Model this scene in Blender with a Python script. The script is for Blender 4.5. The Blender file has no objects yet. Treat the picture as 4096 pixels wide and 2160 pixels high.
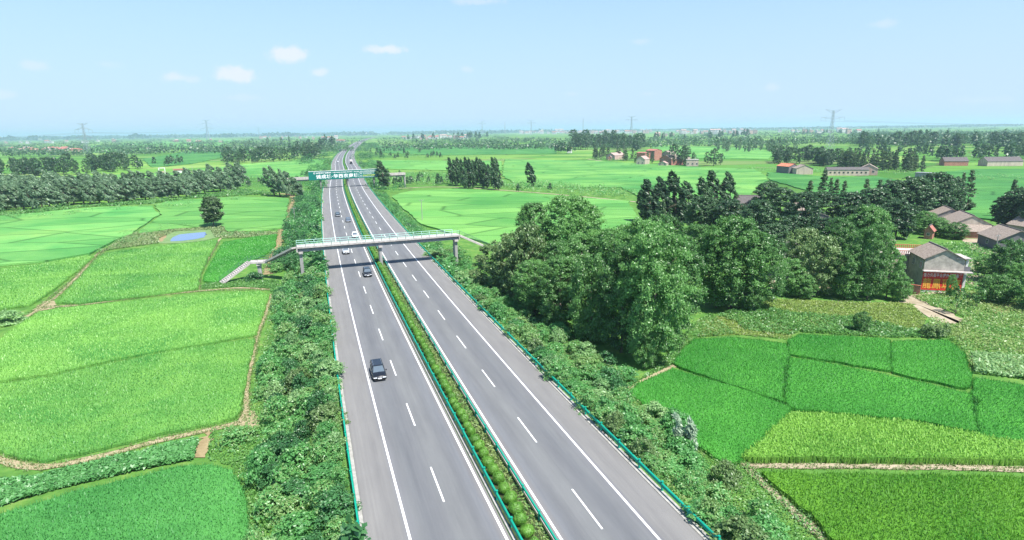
import bpy, bmesh, math, random
import numpy as np
from mathutils import Vector, Matrix

R = math.radians
# ---------------------------------------------------------------- camera, sky, sun, exposure
FPX, PIT, ROLL, CAMH = 2331.0, .2346, -.0141, 32.72      # focal length in px of a 4096 px wide frame
sc = bpy.context.scene
cp, sp = math.cos(PIT), math.sin(PIT)
_fw = np.array([0, cp, -sp]); _r0 = np.array([1., 0, 0]); _u0 = np.array([0, sp, cp])
_rt = _r0*math.cos(ROLL) + _u0*math.sin(ROLL); _up = -_r0*math.sin(ROLL) + _u0*math.cos(ROLL)
cam_d = bpy.data.cameras.new('camera'); cam = bpy.data.objects.new('camera', cam_d)
sc.collection.objects.link(cam)
M = Matrix.Identity(4)
for i in range(3):
    M[i][0] = _rt[i]; M[i][1] = _up[i]; M[i][2] = -_fw[i]
M[2][3] = CAMH
cam.matrix_world = M
cam_d.sensor_width = 36; cam_d.lens = 36*FPX/4096; cam_d.clip_start = 1; cam_d.clip_end = 90000
sc.camera = cam

SUN_DIR = Vector((.64*math.cos(R(61)), -.77*math.cos(R(61)), math.sin(R(61)))).normalized()
world = bpy.data.worlds.new('World'); sc.world = world; world.use_nodes = True
wn = world.node_tree.nodes; wl = world.node_tree.links; wn.clear()
w_out = wn.new('ShaderNodeOutputWorld'); w_bg = wn.new('ShaderNodeBackground')
sky = wn.new('ShaderNodeTexSky'); sky.sky_type = 'NISHITA'; sky.sun_disc = False
sky.sun_elevation = R(61); sky.sun_rotation = math.atan2(.64, -.77)
sky.altitude = 0; sky.air_density = 1.0; sky.dust_density = 0.3; sky.ozone_density = 3.0
w_bg.inputs['Strength'].default_value = 0.15
wl.new(w_bg.outputs[0], w_out.inputs[0])

sun_d = bpy.data.lights.new('sun', 'SUN'); sun_o = bpy.data.objects.new('sun', sun_d)
sc.collection.objects.link(sun_o)
sun_d.energy = 4.7; sun_d.angle = R(.55); sun_d.color = (1, .965, .90)
sun_o.rotation_euler = SUN_DIR.to_track_quat('Z', 'Y').to_euler()
sc.view_settings.view_transform = 'Standard'; sc.view_settings.look = 'None'
sc.view_settings.gamma = 1; sc.view_settings.use_curve_mapping = False
sc.view_settings.exposure = 0.95
sc.cycles.max_bounces = 8; sc.cycles.volume_bounces = 1; sc.cycles.transparent_max_bounces = 8
sc.cycles.diffuse_bounces = 3; sc.cycles.glossy_bounces = 2

# ---------------------------------------------------------------- where things stand
K = 4096/2575.                     # notes below are in px of a 2575 px wide print of the photograph
FZ = -2.5                          # field level, the carriageway is 0
def G4(x, y, z=0.):
    d = _fw + _rt*((x-2048)/FPX) + _up*(-(y-1080)/FPX)
    t = (CAMH-z)/-d[2]
    return np.array([d[0]*t, d[1]*t])
def G(x, y, z=FZ): return G4(x*K, y*K, z)
def PR(p):
    v = np.array([p[0], p[1], p[2]-CAMH]); d = v@_fw
    return (2048+FPX*(v@_rt)/d)/K, (1080-FPX*(v@_up)/d)/K, d
def hgt(x, y, ytop, z=FZ):         # height of an upright thing with its foot at (x, y), top at ytop
    p = G(x, y, z); lo, hi = 0., 150.
    for _ in range(40):
        m = (lo+hi)/2
        if PR((p[0], p[1], z+m))[1] > ytop: lo = m
        else: hi = m
    return lo

# road centre line
def road0(s):
    x0, th, k, c = 16.07, -.341, 1.543e-4, -.135e-6
    n = 40; m = (np.arange(n)+.5)*s/n; a = th+k*m+c*m*m/2
    return np.array([x0+np.sum(np.sin(a))*s/n, np.sum(np.cos(a))*s/n])
ctrl = [road0(s) for s in range(-60, 361, 15)] + [np.array(p) for p in
        [(-120., 426.), (-151., 543.), (-184, 655), (-210., 749.), (-267., 966.), (-341., 1271.), (-440., 1696.), (-597., 2387.), (-849., 3629.), (-1100, 5000)]]
def catmull(P, d=3.):
    out = []
    P = [2*P[0]-P[1]] + P + [2*P[-1]-P[-2]]
    for i in range(1, len(P)-2):
        L = np.linalg.norm(P[i+1]-P[i]); n = max(1, int(L/d))
        t0, t1, t2, t3 = 0, 1, 2, 3
        def kn(a, b): return np.sqrt(np.linalg.norm(b-a))
        t1 = kn(P[i-1], P[i]); t2 = t1+kn(P[i], P[i+1]); t3 = t2+kn(P[i+1], P[i+2])
        for j in range(n):
            t = t1+(t2-t1)*j/n
            A1 = (t1-t)/t1*P[i-1]+t/t1*P[i]; A2 = (t2-t)/(t2-t1)*P[i]+(t-t1)/(t2-t1)*P[i+1]
            A3 = (t3-t)/(t3-t2)*P[i+1]+(t-t2)/(t3-t2)*P[i+2]
            B1 = (t2-t)/t2*A1+t/t2*A2; B2 = (t3-t)/(t3-t1)*A2+(t-t1)/(t3-t1)*A3
            out.append((t2-t)/(t2-t1)*B1+(t-t1)/(t2-t1)*B2)
    out.append(P[-2]); return np.array(out)
CL = catmull(ctrl)
CS = np.concatenate([[0], np.cumsum(np.linalg.norm(np.diff(CL, axis=0), axis=1))]) - 60.
CT = np.gradient(CL, axis=0); CT /= np.linalg.norm(CT, axis=1)[:, None]
def rp(s, o=0.):                   # point at station s, offset o to the right
    x = np.interp(s, CS, CL[:, 0]); y = np.interp(s, CS, CL[:, 1])
    tx = np.interp(s, CS, CT[:, 0]); ty = np.interp(s, CS, CT[:, 1])
    return np.array([x+o*ty, y-o*tx]), math.atan2(-tx, ty)     # point, heading (rotation about z)
def near_road(P):                  # stations and offsets of points (N,2)
    P = np.atleast_2d(P); out = np.zeros((len(P), 2))
    for a in range(0, len(P), 4000):
        q = P[a:a+4000]; D = ((q[:, None, :]-CL[None, ::2, :])**2).sum(2); j = D.argmin(1)*2
        d = q-CL[j]; out[a:a+4000, 0] = CS[j]+(d*CT[j]).sum(1); out[a:a+4000, 1] = d[:, 0]*CT[j, 1]-d[:, 1]*CT[j, 0]
    return out
PAVE = 13.0; TOE = 19.0
def gz(P):                         # height of the ground at points
    o = np.abs(near_road(P)[:, 1]); return np.interp(o, [14.2, TOE], [-.06, FZ])
def inpoly(P, poly):
    P = np.atleast_2d(P); x, y = P[:, 0], P[:, 1]; poly = np.asarray(poly); r = np.zeros(len(P), bool)
    j = len(poly)-1
    for i in range(len(poly)):
        xi, yi = poly[i]; xj, yj = poly[j]
        if yi != yj:
            c = ((yi > y) != (yj > y)) & (x < (xj-xi)*(y-yi)/(yj-yi)+xi); r ^= c
        j = i
    return r
def scatter(poly, d, rng, jitter=.45):      # jittered grid inside a polygon
    poly = np.asarray(poly); a = poly.min(0); b = poly.max(0)
    xs = np.arange(a[0], b[0], d); ys = np.arange(a[1], b[1], d)
    g = np.stack(np.meshgrid(xs, ys), -1).reshape(-1, 2)
    g = g+rng.uniform(-jitter, jitter, g.shape)*d
    return g[inpoly(g, poly)]

# ---------------------------------------------------------------- object helpers
COL = sc.collection
def setp(o, label=None, cat=None, group=None, kind=None):
    if label: o['label'] = label
    if cat: o['category'] = cat
    if group: o['group'] = group
    if kind: o['kind'] = kind
    return o
def mesh_np(name, V, F, mat=None, smooth=False, uv=None):
    V = np.asarray(V, np.float32); F = np.asarray(F, np.int32); n = F.shape[1]
    me = bpy.data.meshes.new(name)
    me.vertices.add(len(V)); me.vertices.foreach_set('co', V.ravel())
    me.loops.add(F.size); me.loops.foreach_set('vertex_index', F.ravel())
    me.polygons.add(len(F)); me.polygons.foreach_set('loop_start', np.arange(0, F.size, n, dtype=np.int32))
    if uv is not None:
        u = me.uv_layers.new(name='UVMap'); u.data.foreach_set('uv', np.asarray(uv, np.float32)[F.ravel()].ravel())
    me.update(calc_edges=True)
    if smooth: me.polygons.foreach_set('use_smooth', np.ones(len(F), bool))
    if mat: me.materials.append(mat)
    return me
def link(name, me, parent=None, loc=(0, 0, 0), rz=0, scale=(1, 1, 1)):
    o = bpy.data.objects.new(name, me); COL.objects.link(o)
    o.location = loc; o.rotation_euler = (0, 0, rz); o.scale = scale
    if parent: o.parent = parent
    return o
def empty(name, loc=(0, 0, 0), rz=0, **k):
    o = bpy.data.objects.new(name, None); COL.objects.link(o); o.location = loc; o.rotation_euler = (0, 0, rz)
    o.empty_display_size = .5
    return setp(o, **k)
class MB:                          # collects boxes, bars, tubes and polygons for ONE mesh
    def __init__(s): s.v = []; s.f = []
    def add(s, V, F):
        b = len(s.v); s.v += [tuple(map(float, p)) for p in V]; s.f += [tuple(b+i for i in f) for f in F]; return s
    def box(s, a, b):
        (x0, y0, z0), (x1, y1, z1) = a, b
        return s.add([(x0, y0, z0), (x1, y0, z0), (x1, y1, z0), (x0, y1, z0), (x0, y0, z1), (x1, y0, z1), (x1, y1, z1), (x0, y1, z1)],
                     [(0, 3, 2, 1), (4, 5, 6, 7), (0, 1, 5, 4), (1, 2, 6, 5), (2, 3, 7, 6), (3, 0, 4, 7)])
    def bar(s, p, q, w, h=None, taper=1.):   # rectangular bar from p to q, w wide, h high
        p = Vector(p); q = Vector(q); d = (q-p).normalized(); h = h or w
        u = d.cross(Vector((0, 0, 1)));
        if u.length < 1e-3: u = Vector((1, 0, 0))
        u.normalize(); n = u.cross(d); V = []
        for c, t in ((p, 1), (q, taper)):
            for a, b in ((-1, -1), (1, -1), (1, 1), (-1, 1)): V.append(c+u*(a*w/2*t)+n*(b*h/2*t))
        return s.add(V, [(0, 1, 2, 3), (7, 6, 5, 4), (0, 4, 5, 1), (1, 5, 6, 2), (2, 6, 7, 3), (3, 7, 4, 0)])
    def tube(s, p, q, r0, r1, n=8):
        p = Vector(p); q = Vector(q); d = (q-p).normalized(); u = d.cross(Vector((.3, .1, 1)))
        if u.length < 1e-3: u = Vector((1, 0, 0))
        u.normalize(); w = u.cross(d); V = []
        for c, r in ((p, r0), (q, r1)):
            for i in range(n): a = 2*math.pi*i/n; V.append(c+u*(math.cos(a)*r)+w*(math.sin(a)*r))
        F = [(i, (i+1) % n, n+(i+1) % n, n+i) for i in range(n)]+[tuple(range(n-1, -1, -1)), tuple(range(n, 2*n))]
        return s.add(V, F)
    def prism(s, poly, z0, z1):
        n = len(poly); V = [(x, y, z0) for x, y in poly]+[(x, y, z1) for x, y in poly]
        return s.add(V, [tuple(range(n-1, -1, -1)), tuple(range(n, 2*n))]+[(i, (i+1) % n, n+(i+1) % n, n+i) for i in range(n)])
    def mesh(s, name, mat, smooth=False, bevel=0):
        me = bpy.data.meshes.new(name); me.from_pydata(s.v, [], s.f)
        bm = bmesh.new(); bm.from_mesh(me)
        if bevel: bmesh.ops.bevel(bm, geom=bm.edges[:], offset=bevel, segments=2, affect='EDGES', clamp_overlap=True)
        bmesh.ops.recalc_face_normals(bm, faces=bm.faces); bm.to_mesh(me); bm.free()
        if smooth:
            for p in me.polygons: p.use_smooth = True
        me.materials.append(mat); return me
    def obj(s, name, mat, parent=None, smooth=False, bevel=0): return link(name, s.mesh(name, mat, smooth, bevel), parent)

# ---------------------------------------------------------------- materials
def nodes(name):
    m = bpy.data.materials.new(name); m.use_nodes = True; nt = m.node_tree
    return m, nt, nt.nodes['Principled BSDF']
def lnk(nt, a, b): nt.links.new(a, b)
def ramp(nt, stops):
    r = nt.nodes.new('ShaderNodeValToRGB'); e = r.color_ramp.elements
    while len(e) < len(stops): e.new(.5)
    for k, (p, c) in zip(e, stops): k.position = p; k.color = (*c, 1) if len(c) == 3 else c
    return r
def noise(nt, vec, scale, detail=3, rough=.5, dist=0):
    n = nt.nodes.new('ShaderNodeTexNoise'); n.inputs['Scale'].default_value = scale; n.inputs['Detail'].default_value = detail
    n.inputs['Roughness'].default_value = rough; n.inputs['Distortion'].default_value = dist
    if vec is not None: lnk(nt, vec, n.inputs['Vector'])
    return n
def mixc(nt, a, b, fac, mode='MIX'):
    m = nt.nodes.new('ShaderNodeMix'); m.data_type = 'RGBA'; m.blend_type = mode; m.clamp_result = False
    for sock, v in ((m.inputs[0], fac), (m.inputs[6], a), (m.inputs[7], b)):
        if hasattr(v, 'is_linked'): lnk(nt, v, sock)
        elif isinstance(v, (int, float)): sock.default_value = v
        else: sock.default_value = (*v, 1)
    return m.outputs[2]
def mapping(nt, vec, scale=(1, 1, 1), rot=0):
    m = nt.nodes.new('ShaderNodeMapping'); m.inputs['Scale'].default_value = scale; m.inputs['Rotation'].default_value = (0, 0, rot)
    lnk(nt, vec, m.inputs['Vector']); return m.outputs[0]
def gpos(nt): return nt.nodes.new('ShaderNodeNewGeometry').outputs['Position']
def bump(nt, h, bsdf, strength, dist):
    b = nt.nodes.new('ShaderNodeBump'); b.inputs['Strength'].default_value = strength; b.inputs['Distance'].default_value = dist
    lnk(nt, h, b.inputs['Height']); lnk(nt, b.outputs[0], bsdf.inputs['Normal'])
def simple(name, c, rough=.6, var=.15, scale=2., metal=0, bmp=0, spec=.3, streak=0):
    m, nt, b = nodes(name); b.inputs['Roughness'].default_value = rough; b.inputs['Metallic'].default_value = metal
    b.inputs['Specular IOR Level'].default_value = spec
    n = noise(nt, mapping(nt, gpos(nt), (1, 1, .12)) if streak else gpos(nt), scale, 5, .65)
    r = ramp(nt, [(.25, tuple(v*(1-var) for v in c)), (.75, tuple(min(1, v*(1+var)) for v in c))])
    lnk(nt, n.outputs[0], r.inputs[0]); lnk(nt, r.outputs[0], b.inputs['Base Color'])
    if bmp: bump(nt, n.outputs[0], b, .5, bmp)
    return m
def leafmat(name, c1, c2, tr=.35, patch=.15, tint=None):
    m, nt, b = nodes(name); nt.nodes.remove(b); out = nt.nodes['Material Output']
    geo = nt.nodes.new('ShaderNodeNewGeometry'); oi = nt.nodes.new('ShaderNodeObjectInfo')
    n = noise(nt, geo.outputs['Position'], patch, 2)
    add = nt.nodes.new('ShaderNodeMath'); add.operation = 'MULTIPLY_ADD'; add.inputs[1].default_value = .55
    lnk(nt, geo.outputs['Random Per Island'], add.inputs[0])
    sub = nt.nodes.new('ShaderNodeMath'); sub.operation = 'MULTIPLY_ADD'; sub.inputs[1].default_value = .9; sub.inputs[2].default_value = -.3
    lnk(nt, n.outputs[0], sub.inputs[0]); lnk(nt, sub.outputs[0], add.inputs[2])
    a2 = nt.nodes.new('ShaderNodeMath'); a2.operation = 'MULTIPLY_ADD'; a2.inputs[1].default_value = .6
    lnk(nt, oi.outputs['Random'], a2.inputs[0]); lnk(nt, add.outputs[0], a2.inputs[2])
    r = ramp(nt, [(.1, c1), (.95, c2)] if tint is None else [(.1, c1), (.75, c2), (1., tint)])
    lnk(nt, a2.outputs[0], r.inputs[0])
    d = nt.nodes.new('ShaderNodeBsdfDiffuse'); t = nt.nodes.new('ShaderNodeBsdfTranslucent'); mx = nt.nodes.new('ShaderNodeMixShader')
    g = nt.nodes.new('ShaderNodeBsdfGlossy'); g.inputs['Roughness'].default_value = .45; mg = nt.nodes.new('ShaderNodeMixShader')
    mg.inputs[0].default_value = .045
    lnk(nt, r.outputs[0], d.inputs[0]); lnk(nt, r.outputs[0], t.inputs[0]); mx.inputs[0].default_value = tr
    lnk(nt, d.outputs[0], mx.inputs[1]); lnk(nt, t.outputs[0], mx.inputs[2])
    lnk(nt, mx.outputs[0], mg.inputs[1]); lnk(nt, g.outputs[0], mg.inputs[2]); lnk(nt, mg.outputs[0], out.inputs[0])
    return m

# clouds and sky colour in the world
def build_world():
    nt = world.node_tree
    tc = nt.nodes.new('ShaderNodeTexCoord')
    cur = mixc(nt, sky.outputs[0], SKY_TINT, 1., 'MULTIPLY')
    sep = nt.nodes.new('ShaderNodeSeparateXYZ'); lnk(nt, tc.outputs['Generated'], sep.inputs[0])
    hz = nt.nodes.new('ShaderNodeMapRange'); hz.inputs['From Min'].default_value = 0; hz.inputs['From Max'].default_value = .34
    hz.inputs['To Min'].default_value = HAZE_LO; hz.inputs['To Max'].default_value = HAZE_HI; hz.interpolation_type = 'SMOOTHSTEP'
    lnk(nt, sep.outputs[2], hz.inputs['Value'])
    zf = nt.nodes.new('ShaderNodeMapRange'); zf.inputs['From Min'].default_value = .34; zf.inputs['From Max'].default_value = .85; zf.inputs['To Min'].default_value = 1; zf.inputs['To Max'].default_value = 0
    lnk(nt, sep.outputs[2], zf.inputs['Value']); hm_ = nt.nodes.new('ShaderNodeMath'); hm_.operation = 'MULTIPLY'; lnk(nt, hz.outputs[0], hm_.inputs[0]); lnk(nt, zf.outputs[0], hm_.inputs[1])
    zd = nt.nodes.new('ShaderNodeMapRange'); zd.inputs['From Min'].default_value = .34; zd.inputs['From Max'].default_value = 1.; zd.inputs['To Min'].default_value = 1; zd.inputs['To Max'].default_value = .5
    lnk(nt, sep.outputs[2], zd.inputs['Value']); cz_ = nt.nodes.new('ShaderNodeCombineColor'); [lnk(nt, zd.outputs[0], cz_.inputs[i]) for i in range(3)]
    cur = mixc(nt, mixc(nt, cur, cz_.outputs[0], 1., 'MULTIPLY'), SKY_HZ, hm_.outputs[0])
    # small fair weather clouds: direction, half width, half height (radians)
    nz = noise(nt, tc.outputs['Generated'], 38, 6, .62); nz2 = noise(nt, tc.outputs['Generated'], 9, 3, .5)
    for (px, py, w, h, a) in [(722, 138, 42, 20, .8), (970, 123, 48, 12, .75), (595, 187, 52, 20, .8), (438, 194, 30, 14, .6), (480, 198, 20, 9, .35), (802, 182, 24, 12, .6),
                              (82, 163, 30, 12, .35), (268, 162, 34, 9, .2), (1172, 174, 18, 8, .3), (1200, 3, 60, 10, .35), (2225, 60, 24, 10, .3),
                              (1940, 220, 20, 10, .3), (1608, 104, 24, 9, .25), (600, 245, 60, 8, .2), (8, 238, 20, 8, .3), (1440, 236, 20, 5, .2), (1630, 236, 20, 5, .2), (2480, 250, 60, 8, .15)]:
        d = _fw+_rt*((px*K-2048)/FPX)+_up*(-(py*K-1080)/FPX); d /= np.linalg.norm(d)
        rt = np.cross(d, [0, 0, 1.]); rt /= np.linalg.norm(rt); up = np.cross(rt, d); s = FPX/K*1.05
        def dot(v, c):
            n = nt.nodes.new('ShaderNodeVectorMath'); n.operation = 'DOT_PRODUCT'; n.inputs[1].default_value = tuple(v*c)
            lnk(nt, tc.outputs['Generated'], n.inputs[0]); return n.outputs['Value']
        A = dot(rt, s/w); B = dot(up, s/h)
        v = nt.nodes.new('ShaderNodeCombineXYZ'); lnk(nt, A, v.inputs[0]); lnk(nt, B, v.inputs[1])
        off = nt.nodes.new('ShaderNodeVectorMath'); off.operation = 'SUBTRACT'; lnk(nt, v.outputs[0], off.inputs[0])
        off.inputs[1].default_value = (0, float((up@d)*s/h), 0)
        L = nt.nodes.new('ShaderNodeVectorMath'); L.operation = 'LENGTH'; lnk(nt, off.outputs[0], L.inputs[0])
        e = nt.nodes.new('ShaderNodeMath'); e.operation = 'MULTIPLY_ADD'; e.inputs[1].default_value = -2.6; lnk(nt, nz.outputs[0], e.inputs[0]); lnk(nt, L.outputs['Value'], e.inputs[2])
        mr = nt.nodes.new('ShaderNodeMapRange'); mr.inputs['From Min'].default_value = -.1; mr.inputs['From Max'].default_value = -1.0
        mr.inputs['To Min'].default_value = 0; mr.inputs['To Max'].default_value = a; mr.interpolation_type = 'SMOOTHSTEP'
        lnk(nt, e.outputs[0], mr.inputs['Value'])
        # only the front hemisphere of this direction
        fr = nt.nodes.new('ShaderNodeMath'); fr.operation = 'GREATER_THAN'; fr.inputs[1].default_value = .5; lnk(nt, dot(d, 1.), fr.inputs[0])
        mm = nt.nodes.new('ShaderNodeMath'); mm.operation = 'MULTIPLY'; lnk(nt, mr.outputs[0], mm.inputs[0]); lnk(nt, fr.outputs[0], mm.inputs[1])
        cur = mixc(nt, cur, CLOUD_C, mm.outputs[0])
    lnk(nt, cur, w_bg.inputs[0])
SKY_TINT = (.58, .78, .82); SKY_HZ = (2.02, 2.42, 3.4); HAZE_LO = .85; HAZE_HI = .35; CLOUD_C = (3.2, 3.3, 3.5)
build_world()

def m_asphalt():
    m, nt, b = nodes('asphalt'); b.inputs['Roughness'].default_value = .88; b.inputs['Specular IOR Level'].default_value = .25
    uv = nt.nodes.new('ShaderNodeUVMap').outputs[0]; sep = nt.nodes.new('ShaderNodeSeparateXYZ'); lnk(nt, uv, sep.inputs[0])
    ab = nt.nodes.new('ShaderNodeMath'); ab.operation = 'ABSOLUTE'; lnk(nt, sep.outputs[0], ab.inputs[0])
    w = noise(nt, mapping(nt, uv, (.5, .03, 1)), 1., 3)
    ad = nt.nodes.new('ShaderNodeMath'); ad.operation = 'MULTIPLY_ADD'; ad.inputs[1].default_value = .5; lnk(nt, w.outputs[0], ad.inputs[0]); lnk(nt, ab.outputs[0], ad.inputs[2])
    nm = nt.nodes.new('ShaderNodeMath'); nm.operation = 'MULTIPLY'; nm.inputs[1].default_value = 1/16.; lnk(nt, ad.outputs[0], nm.inputs[0])
    c = lambda v: v/16.
    r = ramp(nt, [(c(2.3), (.175, .165, .165)), (c(3.0), (.15, .155, .168)), (c(4.1), (.136, .139, .146)), (c(4.9), (.154, .157, .161)), (c(5.8), (.157, .160, .163)), (c(6.9), (.136, .139, .147)),
                  (c(8.0), (.128, .132, .141)), (c(8.9), (.146, .149, .155)), (c(9.9), (.155, .155, .165)), (c(10.4), (.182, .177, .174)), (c(13.), (.187, .181, .178))])
    lnk(nt, nm.outputs[0], r.inputs[0])
    n1 = noise(nt, mapping(nt, uv, (1, .12, 1)), .7, 4, .65); col = mixc(nt, r.outputs[0], (.2, .2, .2), 0.0)
    k = ramp(nt, [(.3, (.88, .88, .89)), (.7, (1.1, 1.1, 1.09))]); lnk(nt, n1.outputs[0], k.inputs[0]); col = mixc(nt, r.outputs[0], k.outputs[0], 1., 'MULTIPLY')
    n2 = noise(nt, uv, 14, 3, .7); k2 = ramp(nt, [(.3, (.88, .88, .88)), (.7, (1.12, 1.12, 1.12))]); lnk(nt, n2.outputs[0], k2.inputs[0]); col = mixc(nt, col, k2.outputs[0], 1., 'MULTIPLY')
    n5 = noise(nt, mapping(nt, uv, (4.5, .022, 1)), 1., 4, .7); k5 = ramp(nt, [(.3, (.93, .93, .935)), (.7, (1.05, 1.05, 1.05))]); lnk(nt, n5.outputs[0], k5.inputs[0]); col = mixc(nt, col, k5.outputs[0], 1., 'MULTIPLY')
    n3 = noise(nt, mapping(nt, uv, (1, .6, 1)), .35, 6, .75, .6); k3 = ramp(nt, [(.70, (0, 0, 0)), (.80, (1, 1, 1))]); lnk(nt, n3.outputs[0], k3.inputs[0])
    lt = mixc(nt, col, (.34, .33, .32), k3.outputs[0]); lnk(nt, lt, b.inputs['Base Color'])
    bump(nt, n2.outputs[0], b, .2, .01); return m
def m_ground():
    m, nt, b = nodes('field_ground'); b.inputs['Roughness'].default_value = .95; b.inputs['Specular IOR Level'].default_value = .1
    P = gpos(nt)
    wob = noise(nt, mapping(nt, P, (.004, .004, .004)), 1., 2); pv = mixc(nt, P, wob.outputs[1], 22., 'ADD')
    def cells(sx, sy, rot):
        v = nt.nodes.new('ShaderNodeTexVoronoi'); v.voronoi_dimensions = '2D'; v.inputs['Scale'].default_value = 1; v.inputs['Randomness'].default_value = .8
        lnk(nt, mapping(nt, pv, (sx, sy, 1), rot), v.inputs['Vector'])
        e = nt.nodes.new('ShaderNodeTexVoronoi'); e.voronoi_dimensions = '2D'; e.feature = 'DISTANCE_TO_EDGE'; e.inputs['Scale'].default_value = 1; e.inputs['Randomness'].default_value = .8
        lnk(nt, mapping(nt, pv, (sx, sy, 1), rot), e.inputs['Vector']); return v, e
    v, e = cells(1/95., 1/62., .25)
    s1 = nt.nodes.new('ShaderNodeSeparateColor'); lnk(nt, v.outputs['Color'], s1.inputs[0])
    rc = ramp(nt, [(0, (.050, .145, .028)), (.25, (.085, .225, .040)), (.5, (.12, .275, .05)), (.75, (.165, .31, .06)), (.92, (.20, .33, .085)), (1, (.14, .19, .07))]); lnk(nt, s1.outputs[0], rc.inputs[0])
    big = noise(nt, mapping(nt, P, (.0022, .0012, .002)), 1., 3, .6); kb = ramp(nt, [(.35, (.62, .70, .70)), (.62, (1.12, 1.08, 1.05))]); lnk(nt, big.outputs[0], kb.inputs[0])
    c = mixc(nt, rc.outputs[0], kb.outputs[0], 1., 'MULTIPLY')
    ed = ramp(nt, [(.0, (1, 1, 1)), (.035, (0, 0, 0))]); lnk(nt, e.outputs['Distance'], ed.inputs[0])
    c = mixc(nt, c, (.075, .10, .035), ed.outputs[0])
    fine = noise(nt, P, .8, 5, .7); kf = ramp(nt, [(.3, (.75, .78, .75)), (.7, (1.2, 1.18, 1.2))]); lnk(nt, fine.outputs[0], kf.inputs[0]); c = mixc(nt, c, kf.outputs[0], 1., 'MULTIPLY')
    # near the road the ground is rough verge, not paddies
    ln = nt.nodes.new('ShaderNodeVectorMath'); ln.operation = 'LENGTH'; lnk(nt, P, ln.inputs[0])
    nearf = nt.nodes.new('ShaderNodeMapRange'); nearf.inputs['From Min'].default_value = 330; nearf.inputs['From Max'].default_value = 430; nearf.inputs['To Min'].default_value = 1; nearf.inputs['To Max'].default_value = 0
    lnk(nt, ln.outputs['Value'], nearf.inputs['Value'])
    n4 = noise(nt, P, .35, 6, .68); kr = ramp(nt, [(.25, (.045, .12, .025)), (.5, (.09, .21, .04)), (.62, (.14, .24, .055)), (.78, (.26, .25, .13))]); lnk(nt, n4.outputs[0], kr.inputs[0])
    c = mixc(nt, c, kr.outputs[0], nearf.outputs[0])
    lnk(nt, c, b.inputs['Base Color']); bump(nt, fine.outputs[0], b, .6, .3); return m
def m_rice(name, c1, c2, c3=None, sc1=.06, dry=None):
    m, nt, b = nodes(name); b.inputs['Roughness'].default_value = .9; b.inputs['Specular IOR Level'].default_value = .15
    P = gpos(nt); n1 = noise(nt, P, sc1, 4, .6, .4); r = ramp(nt, [(.32, c1), (.68, c2)] if c3 is None else [(.3, c1), (.55, c2), (.72, c3)])
    lnk(nt, n1.outputs[0], r.inputs[0])
    st = noise(nt, mapping(nt, P, (.05, .35, 1), .3), 1., 3, .6); ks = ramp(nt, [(.3, (.90, .92, .9)), (.7, (1.1, 1.08, 1.05))]); lnk(nt, st.outputs[0], ks.inputs[0])
    c = mixc(nt, r.outputs[0], ks.outputs[0], 1., 'MULTIPLY')
    if dry:      # plots of the field, each slightly different, with thin dark bunds between them
        for sx, sy, rt_ in ((1/38., 1/17., .2), (1/90., 1/6., .12)):
            vo = nt.nodes.new('ShaderNodeTexVoronoi'); vo.voronoi_dimensions = '2D'; vo.inputs['Scale'].default_value = 1; wb_ = noise(nt, P, .02, 2)
            lnk(nt, mapping(nt, mixc(nt, P, wb_.outputs[1], 14., 'ADD'), (sx, sy, 1), rt_), vo.inputs['Vector']); sc_ = nt.nodes.new('ShaderNodeSeparateColor'); lnk(nt, vo.outputs['Color'], sc_.inputs[0])
            kv = ramp(nt, [(0, (.74, .82, .78)), (1, (1.26, 1.14, 1.15))])
            if sy > .05 and sy < .1:
                ve = nt.nodes.new('ShaderNodeTexVoronoi'); ve.voronoi_dimensions = '2D'; ve.feature = 'DISTANCE_TO_EDGE'; ve.inputs['Scale'].default_value = 1; lnk(nt, vo.inputs['Vector'].links[0].from_socket, ve.inputs['Vector'])
                ke = ramp(nt, [(0, (.45, .5, .45)), (.045, (1, 1, 1))]); lnk(nt, ve.outputs['Distance'], ke.inputs[0]); c = mixc(nt, c, ke.outputs[0], 1., 'MULTIPLY'); lnk(nt, sc_.outputs[0], kv.inputs[0]); c = mixc(nt, c, kv.outputs[0], 1., 'MULTIPLY')
    n2 = noise(nt, P, 2.6, 4, .75); k = ramp(nt, [(.28, (.72, .76, .7)), (.72, (1.22, 1.2, 1.22))]); lnk(nt, n2.outputs[0], k.inputs[0]); c = mixc(nt, c, k.outputs[0], 1., 'MULTIPLY')
    lnk(nt, c, b.inputs['Base Color']); bump(nt, n2.outputs[0], b, .8, .25); return m
def m_dirt(name, c1, c2, s=.8):
    m, nt, b = nodes(name); b.inputs['Roughness'].default_value = .95; b.inputs['Specular IOR Level'].default_value = .1
    n = noise(nt, gpos(nt), s, 6, .7); r = ramp(nt, [(.3, c1), (.7, c2)]); lnk(nt, n.outputs[0], r.inputs[0])
    lnk(nt, r.outputs[0], b.inputs['Base Color']); bump(nt, n.outputs[0], b, .6, .1); return m
def m_tiles(name, c1, c2, s=2.4):
    m, nt, b = nodes(name); b.inputs['Roughness'].default_value = .9; b.inputs['Specular IOR Level'].default_value = .15
    tc = nt.nodes.new('ShaderNodeTexCoord'); w = nt.nodes.new('ShaderNodeTexWave'); w.inputs['Scale'].default_value = 3.2/2; w.bands_direction = 'X'; w.inputs['Distortion'].default_value = .6
    lnk(nt, tc.outputs['Object'], w.inputs['Vector'])
    n = noise(nt, tc.outputs['Object'], s, 5, .7); r = ramp(nt, [(.3, c1), (.7, c2)]); lnk(nt, n.outputs[0], r.inputs[0])
    k = ramp(nt, [(.0, (.72, .72, .72)), (.5, (1.1, 1.1, 1.1))]); lnk(nt, w.outputs[0], k.inputs[0])
    c = mixc(nt, r.outputs[0], k.outputs[0], 1., 'MULTIPLY'); lnk(nt, c, b.inputs['Base Color']); bump(nt, w.outputs[0], b, .7, .06); return m
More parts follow.
